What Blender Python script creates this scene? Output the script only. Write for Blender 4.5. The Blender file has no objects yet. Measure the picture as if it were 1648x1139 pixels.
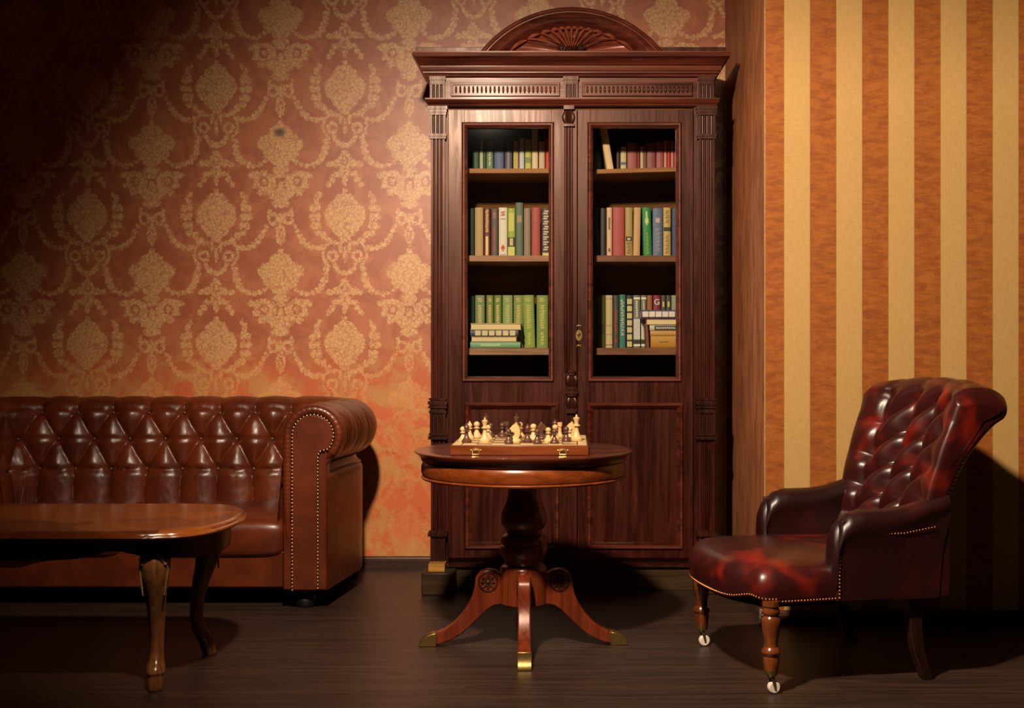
import bpy, bmesh, math, random
from mathutils import Vector, Matrix
random.seed(7)
PI = math.pi
sc = bpy.context.scene
col = sc.collection

# ---------------------------------------------------------------- camera
W_, H_ = 1648, 1139
FPX, PX0, PY0, CAMZ = 2100.0, 900.0, 540.0, 1.2     # focal length and principal point in pixels
cam_d = bpy.data.cameras.new('camera'); cam = bpy.data.objects.new('camera', cam_d); col.objects.link(cam)
cam.location = (0, 0, CAMZ); cam.rotation_euler = (PI/2, 0, 0)
cam_d.sensor_width = 36.0; cam_d.lens = FPX/W_*36.0
cam_d.shift_x = (W_/2-PX0)/W_
cam_d.shift_y = -(H_/2-PY0)/W_
cam_d.clip_end = 50
sc.camera = cam
sc.view_settings.view_transform = 'Standard'; sc.view_settings.look = 'None'
sc.view_settings.gamma = 1; sc.view_settings.exposure = 0.0; sc.view_settings.use_curve_mapping = False
# ---------------------------------------------------------------- world and lights
w = bpy.data.worlds.new('world'); sc.world = w; w.use_nodes = True
w.node_tree.nodes['Background'].inputs[0].default_value = (1.0, 0.72, 0.5, 1)
w.node_tree.nodes['Background'].inputs[1].default_value = 0.012
def spot(name, loc, target, energy, colr, angle, blend, radius):
    d = bpy.data.lights.new(name, 'SPOT'); o = bpy.data.objects.new(name, d); col.objects.link(o)
    o.location = loc; d.energy = energy; d.color = colr; d.spot_size = math.radians(angle); d.spot_blend = blend
    d.shadow_soft_size = radius
    o.rotation_euler = (Vector(target)-Vector(loc)).to_track_quat('-Z', 'Y').to_euler()
    return o
spot('key_spotlight', (-0.52, 2.75, 2.9), (-0.52+0.40, 2.75+0.88, 2.9-0.26), 880, (1.0, 0.82, 0.61), 133, 0.75, 0.088)

# ---------------------------------------------------------------- node helpers
def new_mat(name):
    m = bpy.data.materials.new(name); m.use_nodes = True
    nt = m.node_tree; b = nt.nodes['Principled BSDF']
    return m, nt, b
def nd(nt, t, **kw):
    n = nt.nodes.new(t)
    for k, v in kw.items(): setattr(n, k, v)
    return n
def setin(nt, sock, v):
    if isinstance(v, bpy.types.NodeSocket): nt.links.new(v, sock)
    elif v is not None: sock.default_value = v
def M(nt, op, a, b=None, c=None, clamp=False):
    n = nd(nt, 'ShaderNodeMath', operation=op); n.use_clamp = clamp
    for i, v in enumerate((a, b, c)):
        if v is not None: setin(nt, n.inputs[i], v)
    return n.outputs[0]
def VM(nt, op, a, b=None, c=None):
    n = nd(nt, 'ShaderNodeVectorMath', operation=op)
    for i, v in enumerate((a, b, c)):
        if v is not None: setin(nt, n.inputs[i], v)
    return n.outputs[1] if op in ('LENGTH', 'DOT_PRODUCT', 'DISTANCE') else n.outputs[0]
def MR(nt, v, a, b, c=0.0, d=1.0, smooth=True):
    n = nd(nt, 'ShaderNodeMapRange'); n.interpolation_type = 'SMOOTHSTEP' if smooth else 'LINEAR'
    setin(nt, n.inputs[0], v)
    for i, x in enumerate((a, b, c, d)): n.inputs[i+1].default_value = x
    return n.outputs[0]
def MIX(nt, f, a, b, blend='MIX'):
    n = nd(nt, 'ShaderNodeMix', data_type='RGBA', blend_type=blend)
    setin(nt, n.inputs[0], f); setin(nt, n.inputs[6], a); setin(nt, n.inputs[7], b)
    return n.outputs[2]
def C4(c): return (c[0], c[1], c[2], 1.0)
def S(r, g, b):                       # sRGB bytes to linear
    f = lambda x: ((x/255+0.055)/1.055)**2.4 if x > 10 else x/255/12.92
    return (f(r), f(g), f(b), 1.0)
def NOISE(nt, vec, scale, detail=3, rough=0.5, dist=0.0):
    n = nd(nt, 'ShaderNodeTexNoise'); setin(nt, n.inputs['Vector'], vec)
    n.inputs['Scale'].default_value = scale; n.inputs['Detail'].default_value = detail
    n.inputs['Roughness'].default_value = rough; n.inputs['Distortion'].default_value = dist
    return n.outputs[0]
def OBJ(nt, scale=(1, 1, 1)):
    t = nd(nt, 'ShaderNodeTexCoord'); mp = nd(nt, 'ShaderNodeMapping')
    mp.inputs['Scale'].default_value = scale
    nt.links.new(t.outputs['Object'], mp.inputs[0]); return mp.outputs[0]
def BUMP(nt, b, h, strength, dist=0.01):
    n = nd(nt, 'ShaderNodeBump'); n.inputs['Strength'].default_value = strength; n.inputs['Distance'].default_value = dist
    nt.links.new(h, n.inputs['Height']); nt.links.new(n.outputs[0], b.inputs['Normal'])

def wood(name, dark, light, axis='z', rough=0.32, wear=0.0, wearcol=(0.35, 0.14, 0.04, 1), coat=0.3, gs=1.0, coat_rough=0.2, spec=0.4):
    m, nt, b = new_mat(name)
    sc_ = {'z': (26, 26, 1.6), 'x': (1.6, 26, 26), 'y': (26, 1.6, 26)}[axis]
    sc_ = tuple(s*gs for s in sc_)
    v = OBJ(nt, sc_)
    n1 = NOISE(nt, v, 1.0, 6, 0.62, 1.2)
    n2 = NOISE(nt, OBJ(nt, tuple(s*5 for s in sc_)), 1.0, 3, 0.6)
    n3 = NOISE(nt, OBJ(nt, (2.2, 2.2, 2.2)), 1.0, 3, 0.5)
    f = M(nt, 'ADD', M(nt, 'MULTIPLY', n1, 0.62), M(nt, 'ADD', M(nt, 'MULTIPLY', n2, 0.2), M(nt, 'MULTIPLY', n3, 0.3)))
    c = MIX(nt, MR(nt, f, 0.42, 0.70), dark, light)
    if wear:
        n4 = NOISE(nt, OBJ(nt, tuple(s*0.8 for s in sc_)), 2.0, 5, 0.75)
        c = MIX(nt, M(nt, 'MULTIPLY', MR(nt, n4, 0.60, 0.72), wear), c, wearcol)
    nt.links.new(c, b.inputs['Base Color'])
    b.inputs['Roughness'].default_value = rough
    nt.links.new(MR(nt, n1, 0.3, 0.7, rough*0.8, rough*1.25), b.inputs['Roughness'])
    b.inputs['Coat Weight'].default_value = coat; b.inputs['Coat Roughness'].default_value = coat_rough; b.inputs['Specular IOR Level'].default_value = spec; b.inputs['Specular Tint'].default_value = (1.0, 0.66, 0.54, 1)
    BUMP(nt, b, n2, 0.12, 0.002)
    return m
def plain(name, c, rough=0.5, metal=0.0, bump=0.0, var=0.0, spec=None):
    m, nt, b = new_mat(name)
    v = OBJ(nt)
    n = NOISE(nt, v, 60, 3, 0.6)
    c2 = (c[0]*(1-var), c[1]*(1-var), c[2]*(1-var), 1)
    nt.links.new(MIX(nt, n, c2, c), b.inputs['Base Color'])
    b.inputs['Roughness'].default_value = rough; b.inputs['Metallic'].default_value = metal
    if spec is not None: b.inputs['Specular IOR Level'].default_value = spec
    if bump: BUMP(nt, b, n, bump, 0.003)
    return m
def leather(name, c1, c2, scale, lo, hi, rough, coat=0.35, c3=None):
    m, nt, b = new_mat(name)
    v = OBJ(nt)
    n = NOISE(nt, v, scale, 2.5, 0.55, 0.4)
    c = MIX(nt, MR(nt, n, lo, hi), c1, c2)
    if c3:
        n2 = NOISE(nt, VM(nt, 'ADD', v, (3.1, 1.7, 4.2)), scale*0.8, 2, 0.5, 0.3)
        c = MIX(nt, MR(nt, n2, 0.50, 0.64), c, c3)
    nt.links.new(c, b.inputs['Base Color'])
    vo = nd(nt, 'ShaderNodeTexVoronoi', feature='DISTANCE_TO_EDGE'); vo.inputs['Scale'].default_value = 420
    nt.links.new(v, vo.inputs['Vector'])
    n3 = NOISE(nt, v, 35, 4, 0.6)
    BUMP(nt, b, M(nt, 'ADD', M(nt, 'MULTIPLY', vo.outputs[0], 0.6), n3), 0.10, 0.004)
    b.inputs['Roughness'].default_value = rough
    b.inputs['Coat Weight'].default_value = coat; b.inputs['Coat Roughness'].default_value = 0.22
    return m

# ---------------------------------------------------------------- wallpaper with damask bouquets
def damask():
    m, nt, b = new_mat('damask_wallpaper')
    tc = nd(nt, 'ShaderNodeTexCoord'); sx = nd(nt, 'ShaderNodeSeparateXYZ'); nt.links.new(tc.outputs['Object'], sx.inputs[0])
    K = FPX/6.77
    X = M(nt, 'MULTIPLY_ADD', sx.outputs[0], K, 900.0-555.0+207*20)
    Y = M(nt, 'MULTIPLY_ADD', sx.outputs[2], -K, 540.0+1.2*K-97.0+206*20)
    comb = nd(nt, 'ShaderNodeCombineXYZ'); nt.links.new(X, comb.inputs[0]); nt.links.new(Y, comb.inputs[1])
    raw = comb.outputs[0]
    nz = nd(nt, 'ShaderNodeTexNoise'); nt.links.new(raw, nz.inputs['Vector']); nz.inputs['Scale'].default_value = 0.22; nz.inputs['Detail'].default_value = 2
    d = VM(nt, 'MULTIPLY_ADD', nz.outputs['Color'], (9.0, 9.0, 0), (-4.5, -4.5, 0))
    # fold so that every motif is symmetric and repeats
    U = M(nt, 'PINGPONG', X, 103.5)
    V = M(nt, 'FLOORED_MODULO', Y, 206.0)
    cb = nd(nt, 'ShaderNodeCombineXYZ'); nt.links.new(U, cb.inputs[0]); nt.links.new(V, cb.inputs[1])
    P = VM(nt, 'ADD', cb.outputs[0], d)
    shapes = []
    def ell(cx, cy, rx, ry):
        q = VM(nt, 'MULTIPLY_ADD', P, (1/rx, 1/ry, 0), (-cx/rx, -cy/ry, 0))
        L = VM(nt, 'LENGTH', q); r = min(rx, ry)
        shapes.append(M(nt, 'MULTIPLY_ADD', L, r, -r))
    def ring(cx, cy, rx, ry, wd, vmin=None, umin=None, vmax=None):
        q = VM(nt, 'MULTIPLY_ADD', P, (1/rx, 1/ry, 0), (-cx/rx, -cy/ry, 0))
        L = VM(nt, 'LENGTH', q); r = (rx+ry)/2
        e = M(nt, 'SUBTRACT', M(nt, 'ABSOLUTE', M(nt, 'MULTIPLY_ADD', L, r, -r)), wd)
        if vmin is not None: e = M(nt, 'MAXIMUM', e, M(nt, 'SUBTRACT', vmin, V))
        if vmax is not None: e = M(nt, 'MAXIMUM', e, M(nt, 'SUBTRACT', V, vmax))
        if umin is not None: e = M(nt, 'MAXIMUM', e, M(nt, 'SUBTRACT', umin, U))
        shapes.append(e)
    B = 103.5
    # bouquet in a laurel wreath
    ell(0, 5, 4, 8); ell(0, 27, 20, 20); ell(0, 44, 33, 27); ell(0, 60, 22, 20); ell(0, 78, 9, 9)
    for (u, v, rx, ry) in ((46, 18, 4, 8), (51, 32, 6, 6), (43, 30, 4, 7), (52, 46, 6, 6), (43, 46, 4, 6), (49, 60, 6, 6), (41, 60, 4, 6), (43, 72, 6, 5), (34, 76, 5, 6), (26, 84, 6, 5), (41, 10, 3, 5)):
        ell(u, v, rx, ry)
    ell(7, 94, 3, 9); ell(16, 88, 7, 3.5); ell(0, 106, 3, 12)
    ring(20, 109, 7, 7, 2.4); ring(14, 106, 21, 22, 2.2, umin=24)
    ring(0, 110, 19, 27, 3.6, vmin=120)
    ell(0, 148, 5, 3.5)
    for (u, v, r) in ((30, 130, 5), (31, 139, 5.5), (33, 148, 6), (37, 157, 6), (43, 164, 5.5), (52, 168, 4.5), (61, 170, 4.5), (70, 168, 4), (78, 163, 4), (85, 158, 4)):
        ell(u, v, r, r*0.9)
    ring(0, 161, 8, 10, 2.6); ell(0, 161, 3, 5); ell(13, 165, 7, 6); ell(24, 167, 6, 4.5)
    ell(5, 180, 4, 8); ell(14, 183, 7, 4); ell(20, 192, 5, 5); ell(26, 200, 4, 5); ell(0, 192, 4, 9)
    # flower vase on acanthus scrolls
    ell(B, 104, 5, 7); ell(B, 116, 18, 12); ell(B, 134, 37, 18); ell(B, 150, 28, 14); ell(B, 162, 15, 10)
    ell(B, 177, 13, 6); ell(B, 186, 8, 4)
    ring(B-27, 195, 12, 13, 4.2); ell(B-35, 183, 14, 4); ell(B-46, 186, 6, 4); ell(B-12, 196, 5, 12); ell(B-26, 195, 4, 5)
    ell(B, 202, 5, 8); ell(B-41, 202, 4, 5)
    for (u, v, rx, ry) in ((0, 12, 18, 8), (17, 5, 8, 6), (0, 25, 14, 7), (0, 2, 26, 5), (30, 6, 6, 6)): ell(B-u, v, rx, ry)
    ring(B-12, 49, 7, 8, 2.6); ell(B-18, 38, 3, 6); ell(B, 50, 4, 10)
    ring(B, 74, 6, 12, 2.6); ell(B, 75, 2.5, 6); ell(B, 90, 2, 3)
    for (u, v, r) in ((23, 61, 3.5), (27, 69, 4), (31, 77, 4.5), (36, 85, 5), (43, 91, 5), (51, 95, 4.5), (60, 96, 4.5), (68, 95, 4)):
        ell(B-u, v, r, r)
    t = shapes
    while len(t) > 1:
        t = [M(nt, 'MINIMUM', t[i], t[i+1]) if i+1 < len(t) else t[i] for i in range(0, len(t), 2)]
    sd = t[0]
    fine = NOISE(nt, raw, 0.35, 4, 0.65)
    sd = M(nt, 'ADD', sd, M(nt, 'MULTIPLY_ADD', fine, 7.0, -3.5))
    mask = MR(nt, sd, 1.1, -0.8)
    # petals: dark outlines inside the gold
    vo = nd(nt, 'ShaderNodeTexVoronoi', feature='DISTANCE_TO_EDGE'); nt.links.new(VM(nt, 'ADD', raw, d), vo.inputs['Vector']); vo.inputs['Scale'].default_value = 0.15
    vo2 = nd(nt, 'ShaderNodeTexVoronoi', feature='DISTANCE_TO_EDGE'); nt.links.new(VM(nt, 'ADD', raw, d), vo2.inputs['Vector']); vo2.inputs['Scale'].default_value = 0.34
    lines = M(nt, 'MINIMUM', MR(nt, vo.outputs[0], 0.02, 0.12, 0.25, 1), MR(nt, vo2.outputs[0], 0.0, 0.14, 0.55, 1))
    mask = M(nt, 'MULTIPLY', mask, lines)
    # slubs of the ground weave
    mp = nd(nt, 'ShaderNodeMapping'); mp.inputs['Scale'].default_value = (0.10, 0.9, 1); nt.links.new(raw, mp.inputs[0])
    sl = NOISE(nt, mp.outputs[0], 1.0, 3, 0.7)
    slub = MR(nt, sl, 0.62, 0.70, 0, 0.55)
    weave = MR(nt, NOISE(nt, mp.outputs[0], 3.0, 2, 0.6), 0.3, 0.7, 0.86, 1.1, smooth=False)
    mask = M(nt, 'MAXIMUM', mask, M(nt, 'MULTIPLY', slub, 0.7))
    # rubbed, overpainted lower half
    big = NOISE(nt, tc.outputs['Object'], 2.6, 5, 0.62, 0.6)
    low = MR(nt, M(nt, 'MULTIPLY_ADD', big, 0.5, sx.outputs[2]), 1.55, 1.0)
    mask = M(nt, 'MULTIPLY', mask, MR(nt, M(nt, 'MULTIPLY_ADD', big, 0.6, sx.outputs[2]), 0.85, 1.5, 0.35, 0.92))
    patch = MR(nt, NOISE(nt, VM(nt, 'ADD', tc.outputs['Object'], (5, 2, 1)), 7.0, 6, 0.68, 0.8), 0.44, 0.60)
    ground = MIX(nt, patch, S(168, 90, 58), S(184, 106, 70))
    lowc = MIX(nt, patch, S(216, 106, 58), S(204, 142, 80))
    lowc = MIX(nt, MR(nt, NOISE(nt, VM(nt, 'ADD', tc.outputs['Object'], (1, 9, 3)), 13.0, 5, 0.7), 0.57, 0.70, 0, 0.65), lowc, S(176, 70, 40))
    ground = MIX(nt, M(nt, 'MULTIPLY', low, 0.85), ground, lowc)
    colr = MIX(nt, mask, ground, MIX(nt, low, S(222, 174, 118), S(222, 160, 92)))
    colr = MIX(nt, 1.0, colr, M(nt, 'MULTIPLY', weave, 1.0), 'MULTIPLY')
    # the burnt spot in one bouquet, and pale scratches near the sofa
    dsp = VM(nt, 'LENGTH', VM(nt, 'MULTIPLY_ADD', raw, (1/13.0, 1/10.0, 0), (-(450-555+207*20)/13.0, -(213-97+206*20)/10.0, 0)))
    spot_ = M(nt, 'MULTIPLY', MR(nt, dsp, 1.1, 0.2), 0.85)
    colr = MIX(nt, spot_, colr, S(52, 38, 22))
    wv = NOISE(nt, VM(nt, 'ADD', tc.outputs['Object'], (8, 8, 8)), 30, 2, 0.9)
    colr = MIX(nt, M(nt, 'MULTIPLY', MR(nt, wv, 0.765, 0.79, 0, 0.7), low), colr, S(225, 180, 130))
    nt.links.new(colr, b.inputs['Base Color'])
    b.inputs['Roughness'].default_value = 0.42; b.inputs['Specular IOR Level'].default_value = 0.55
    BUMP(nt, b, sl, 0.05, 0.002)
    return m
def stripes():
    m, nt, b = new_mat('striped_wallpaper')
    tc = nd(nt, 'ShaderNodeTexCoord'); sx = nd(nt, 'ShaderNodeSeparateXYZ'); nt.links.new(tc.outputs['Object'], sx.inputs[0])
    P_ = 0.2174
    ph = M(nt, 'FLOORED_MODULO', M(nt, 'SUBTRACT', sx.outputs[0], 0.9378), P_)
    nzz = M(nt, 'MULTIPLY_ADD', NOISE(nt, tc.outputs['Object'], 300, 2), 0.002, -0.001)
    ph2 = M(nt, 'ADD', ph, nzz)
    tan = M(nt, 'GREATER_THAN', ph2, P_/2)
    o = tc.outputs['Object']
    def mapped(s):
        mp = nd(nt, 'ShaderNodeMapping'); mp.inputs['Scale'].default_value = s; nt.links.new(o, mp.inputs[0]); return mp.outputs[0]
    n1 = NOISE(nt, mapped((14, 14, 40)), 1.0, 5, 0.65, 0.5)
    n2 = NOISE(nt, mapped((30, 30, 330)), 1.0, 3, 0.7)
    n3 = NOISE(nt, mapped((330, 330, 30)), 1.0, 3, 0.6)
    f = M(nt, 'ADD', M(nt, 'MULTIPLY', n1, 0.6), M(nt, 'ADD', M(nt, 'MULTIPLY', n2, 0.3), M(nt, 'MULTIPLY', n3, 0.15)))
    brown = MIX(nt, MR(nt, f, 0.40, 0.64), S(130, 66, 24), S(158, 90, 34))
    cream = MIX(nt, MR(nt, M(nt, 'ADD', M(nt, 'MULTIPLY', n2, 0.5), M(nt, 'MULTIPLY', n3, 0.5)), 0.3, 0.7), S(172, 132, 78), S(188, 148, 90))
    c = MIX(nt, tan, cream, brown)
    # thin seam at the stripe edges and paper joins
    seam = MR(nt, M(nt, 'ABSOLUTE', M(nt, 'SUBTRACT', ph, P_/2)), 0.0022, 0.0008, 0, 0.5)
    c = MIX(nt, seam, c, S(92, 48, 20))
    nt.links.new(c, b.inputs['Base Color']); b.inputs['Roughness'].default_value = 0.62
    b.inputs['Specular IOR Level'].default_value = 0.25
    BUMP(nt, b, n2, 0.08, 0.002)
    return m
def column_paint():
    m, nt, b = new_mat('rubbed_brown_paint')
    o = OBJ(nt, (12, 12, 4))
    n1 = NOISE(nt, o, 1.0, 6, 0.65, 0.5); n2 = NOISE(nt, OBJ(nt, (60, 60, 9)), 1, 4, 0.7)
    f = M(nt, 'ADD', M(nt, 'MULTIPLY', n1, 0.6), M(nt, 'MULTIPLY', n2, 0.4))
    c = MIX(nt, MR(nt, f, 0.40, 0.60), S(134, 74, 42), S(176, 108, 62))
    c = MIX(nt, MR(nt, n2, 0.55, 0.72, 0, 0.5), c, S(170, 76, 46))
    nt.links.new(c, b.inputs['Base Color']); b.inputs['Roughness'].default_value = 0.6
    BUMP(nt, b, n2, 0.2, 0.004)
    return m
def floor_mat():
    m, nt, b = new_mat('dark_plank_floor')
    tc = nd(nt, 'ShaderNodeTexCoord'); sx = nd(nt, 'ShaderNodeSeparateXYZ'); nt.links.new(tc.outputs['Object'], sx.inputs[0])
    pw = 0.19
    row = M(nt, 'FLOOR', M(nt, 'DIVIDE', sx.outputs[1], pw))
    fr = M(nt, 'FLOORED_MODULO', sx.outputs[1], pw)
    rn = nd(nt, 'ShaderNodeTexWhiteNoise', noise_dimensions='1D'); nt.links.new(row, rn.inputs['W'])
    xs = M(nt, 'MULTIPLY_ADD', rn.outputs[0], 1.3, sx.outputs[0])
    cell = M(nt, 'FLOOR', M(nt, 'DIVIDE', xs, 1.28)); fx = M(nt, 'FLOORED_MODULO', xs, 1.28)
    rn2 = nd(nt, 'ShaderNodeTexWhiteNoise', noise_dimensions='2D')
    cb = nd(nt, 'ShaderNodeCombineXYZ'); nt.links.new(row, cb.inputs[0]); nt.links.new(cell, cb.inputs[1]); nt.links.new(cb.outputs[0], rn2.inputs[0])
    gap = M(nt, 'MAXIMUM', MR(nt, M(nt, 'ABSOLUTE', M(nt, 'SUBTRACT', fr, pw/2)), pw/2-0.003, pw/2-0.001), MR(nt, fx, 0.003, 0.001))
    off = VM(nt, 'MULTIPLY_ADD', rn2.outputs[1], (7, 7, 7), tc.outputs['Object'])
    mp = nd(nt, 'ShaderNodeMapping'); mp.inputs['Scale'].default_value = (1.8, 34, 1); nt.links.new(off, mp.inputs[0])
    n = NOISE(nt, mp.outputs[0], 1.0, 7, 0.66, 0.8)
    mp2 = nd(nt, 'ShaderNodeMapping'); mp2.inputs['Scale'].default_value = (9, 150, 1); nt.links.new(off, mp2.inputs[0])
    n2 = NOISE(nt, mp2.outputs[0], 1.0, 4, 0.7)
    c = MIX(nt, MR(nt, n, 0.36, 0.68), S(40, 28, 22), S(64, 46, 36))
    c = MIX(nt, MR(nt, n2, 0.5, 0.75, 0, 0.3), c, S(34, 24, 19))
    c = MIX(nt, M(nt, 'MULTIPLY', rn2.outputs[0], 0.3), c, S(46, 31, 24))
    c = MIX(nt, M(nt, 'MULTIPLY', gap, 0.7), c, S(18, 12, 9))
    nt.links.new(c, b.inputs['Base Color']); b.inputs['Roughness'].default_value = 0.42
    b.inputs['Specular IOR Level'].default_value = 0.35
    BUMP(nt, b, M(nt, 'SUBTRACT', n2, gap), 0.06, 0.002)
    return m

MT = {}
MT['damask'] = damask(); MT['stripe'] = stripes(); MT['column'] = column_paint(); MT['floor'] = floor_mat()
MT['ceiling'] = plain('ceiling_paint', S(120, 90, 66), 0.9, 0, 0.05, 0.1)
MT['skirting'] = wood('dark_skirting_wood', S(46, 28, 22), S(72, 46, 34), 'x', 0.4)
MT['mahog'] = wood('old_mahogany', S(34, 10, 6), S(66, 20, 10), 'z', 0.37, 0.45, S(112, 48, 18), 0.06, coat_rough=0.2, spec=0.38)
MT['mahogx'] = wood('old_mahogany_crossgrain', S(54, 20, 13), S(98, 42, 27), 'x', 0.40, 0.4, S(132, 70, 36), 0.12, coat_rough=0.2, spec=0.4)
MT['carve'] = wood('carved_dark_mahogany', S(32, 14, 9), S(62, 27, 16), 'z', 0.36, 0.2, S(104, 56, 28), 0.1, spec=0.35)
MT['fan'] = wood('carved_red_mahogany', S(84, 34, 22), S(138, 66, 46), 'x', 0.34, 0.1, S(130, 70, 42), 0.3)
MT['plinth'] = wood('scuffed_plinth_wood', S(36, 24, 13), S(62, 42, 23), 'x', 0.6, 0.5, S(92, 64, 30), 0.0)
MT['rawwood'] = wood('bare_pine', S(150, 104, 44), S(196, 148, 74), 'x', 0.6, 0, coat=0.0)
MT['inside'] = wood('cabinet_interior_wood', S(84, 52, 24), S(116, 74, 36), 'x', 0.7, 0, coat=0.0)
MT['shelfwood'] = wood('pale_shelf_wood', S(128, 80, 44), S(162, 108, 64), 'x', 0.55, 0, coat=0.0)
MT['shelfwood2'] = wood('worn_shelf_wood', S(112, 76, 56), S(168, 122, 96), 'x', 0.55, 0.4, S(190, 150, 120), coat=0.0)
MT['shelfwood3'] = wood('brown_shelf_wood', S(92, 56, 38), S(128, 84, 60), 'x', 0.55, 0.2, S(180, 120, 70), coat=0.0)
MT['sofa'] = leather('chestnut_leather', S(78, 29, 10), S(100, 40, 15), 5, 0.35, 0.65, 0.36, 0.12)
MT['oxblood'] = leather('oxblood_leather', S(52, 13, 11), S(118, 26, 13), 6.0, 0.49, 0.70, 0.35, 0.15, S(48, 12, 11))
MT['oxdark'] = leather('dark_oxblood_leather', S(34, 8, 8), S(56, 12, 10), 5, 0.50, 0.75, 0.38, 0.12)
MT['nail'] = plain('brass_nail', S(190, 150, 110), 0.25, 0.9)
MT['nailred'] = plain('copper_nail', S(170, 100, 66), 0.32, 0.9)
MT['brass'] = plain('aged_brass', S(150, 120, 66), 0.36, 0.85, 0.1, 0.3)
MT['brassbright'] = plain('polished_brass', S(240, 205, 130), 0.25, 0.85)
MT['black'] = plain('black_lacquer', S(14, 10, 9), 0.45)
MT['under'] = plain('black_lining_cloth', S(10, 8, 7), 0.95)
MT['tabletop'] = wood('dark_mahogany_top', S(62, 24, 14), S(84, 34, 20), 'x', 0.26, 0.1, S(110, 50, 28), 0.4)
MT['apron'] = wood('honey_mahogany', S(94, 40, 12), S(128, 58, 20), 'x', 0.30, 0, coat=0.4)
MT['pedestal'] = wood('pedestal_mahogany', S(78, 30, 14), S(118, 50, 22), 'z', 0.26, 0.1, S(130, 60, 28), 0.5)
MT['legwood'] = wood('red_mahogany_leg', S(82, 29, 13), S(112, 44, 20), 'z', 0.28, 0, coat=0.45)
MT['chairleg'] = wood('scuffed_walnut_leg', S(78, 36, 14), S(124, 62, 26), 'z', 0.24, 0.5, S(170, 110, 50), 0.6)
MT['cabriole'] = wood('cabriole_walnut', S(86, 50, 26), S(132, 82, 44), 'z', 0.26, 0.2, S(170, 122, 70), 0.5)
MT['gilt'] = wood('worn_gilt_carving', S(104, 74, 44), S(140, 104, 62), 'z', 0.3, 0.2, S(160, 120, 76), 0.4)
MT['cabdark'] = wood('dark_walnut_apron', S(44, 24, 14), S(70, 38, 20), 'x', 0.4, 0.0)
MT['cream_pc'] = plain('boxwood_piece', S(206, 170, 116), 0.35, 0, 0, 0.12)
MT['dark_pc'] = plain('stained_piece', S(92, 58, 42), 0.3, 0, 0, 0.25)
MT['sq_light'] = plain('maple_square', S(204, 172, 124), 0.4, 0, 0, 0.1)
MT['sq_tan'] = plain('walnut_square', S(132, 84, 48), 0.4, 0, 0, 0.15)
MT['boardside'] = wood('board_side_wood', S(86, 37, 12), S(112, 52, 18), 'x', 0.35, 0, coat=0.3)
MT['boardline'] = plain('board_inlay_line', S(66, 40, 22), 0.5)
MT['darknail'] = plain('tarnished_nail', S(70, 34, 26), 0.4, 0.8)
MT['backleg'] = wood('dark_back_leg_wood', S(26, 13, 8), S(44, 22, 13), 'z', 0.4, 0.3, S(60, 32, 18), 0.1)  # rear legs in a darker tone than the front ones
MT['porcelain'] = plain('white_porcelain', S(228, 210, 196), 0.2)
MT['paper'] = plain('page_edges', S(224, 196, 150), 0.8, 0, 0.1, 0.12)
MT['gold'] = plain('gold_lettering', S(206, 176, 104), 0.5, 0.0)
MT['whiteink'] = plain('white_lettering', S(220, 214, 200), 0.6)
MT['darkink'] = plain('dark_label', S(44, 36, 26), 0.6)
MT['redink'] = plain('red_print', S(190, 60, 50), 0.6)
MT['plastic'] = plain('grey_plastic', S(150, 140, 130), 0.5)
def veneer():
    m, nt, b = new_mat('flame_veneer_top')
    v = OBJ(nt)
    vo = nd(nt, 'ShaderNodeTexVoronoi'); vo.inputs['Scale'].default_value = 4.5
    nn = nd(nt, 'ShaderNodeTexNoise'); nt.links.new(v, nn.inputs[0]); nn.inputs['Scale'].default_value = 3; nn.inputs['Detail'].default_value = 3
    vv = VM(nt, 'MULTIPLY_ADD', nn.outputs['Color'], (0.25, 0.25, 0), v)
    nt.links.new(vv, vo.inputs['Vector'])
    mp = nd(nt, 'ShaderNodeMapping'); mp.inputs['Scale'].default_value = (3, 24, 1); nt.links.new(vv, mp.inputs[0])
    g = NOISE(nt, mp.outputs[0], 1.0, 6, 0.65, 1.5)
    sp = nd(nt, 'ShaderNodeSeparateXYZ'); nt.links.new(vo.outputs['Color'], sp.inputs[0])
    f = M(nt, 'ADD', M(nt, 'MULTIPLY', g, 0.6), M(nt, 'MULTIPLY', sp.outputs[0], 0.4))
    c = MIX(nt, MR(nt, f, 0.25, 0.75), S(92, 40, 13), S(160, 84, 30))
    nt.links.new(c, b.inputs['Base Color']); b.inputs['Roughness'].default_value = 0.22
    b.inputs['Coat Weight'].default_value = 0.6; b.inputs['Coat Roughness'].default_value = 0.12
    return m
MT['veneer'] = veneer()
def glass_mat():
    m = bpy.data.materials.new('old_window_glass'); m.use_nodes = True; nt = m.node_tree
    nt.nodes.remove(nt.nodes['Principled BSDF']); out = nt.nodes['Material Output']
    tr = nd(nt, 'ShaderNodeBsdfTransparent'); gl = nd(nt, 'ShaderNodeBsdfGlossy'); gl.inputs['Roughness'].default_value = 0.03
    tr.inputs[0].default_value = (0.95, 0.96, 0.94, 1)
    fr = nd(nt, 'ShaderNodeFresnel'); fr.inputs[0].default_value = 1.45
    mx = nd(nt, 'ShaderNodeMixShader'); nt.links.new(fr.outputs[0], mx.inputs[0]); nt.links.new(tr.outputs[0], mx.inputs[1]); nt.links.new(gl.outputs[0], mx.inputs[2])
    nt.links.new(mx.outputs[0], out.inputs[0]); return m
MT['glass'] = glass_mat()
_bm = {}
def bookmat(rgb):
    if rgb not in _bm:
        _bm[rgb] = plain('book_cloth_%d_%d_%d' % rgb, S(*rgb), 0.55, 0, 0.15, 0.22)
    return _bm[rgb]

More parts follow.
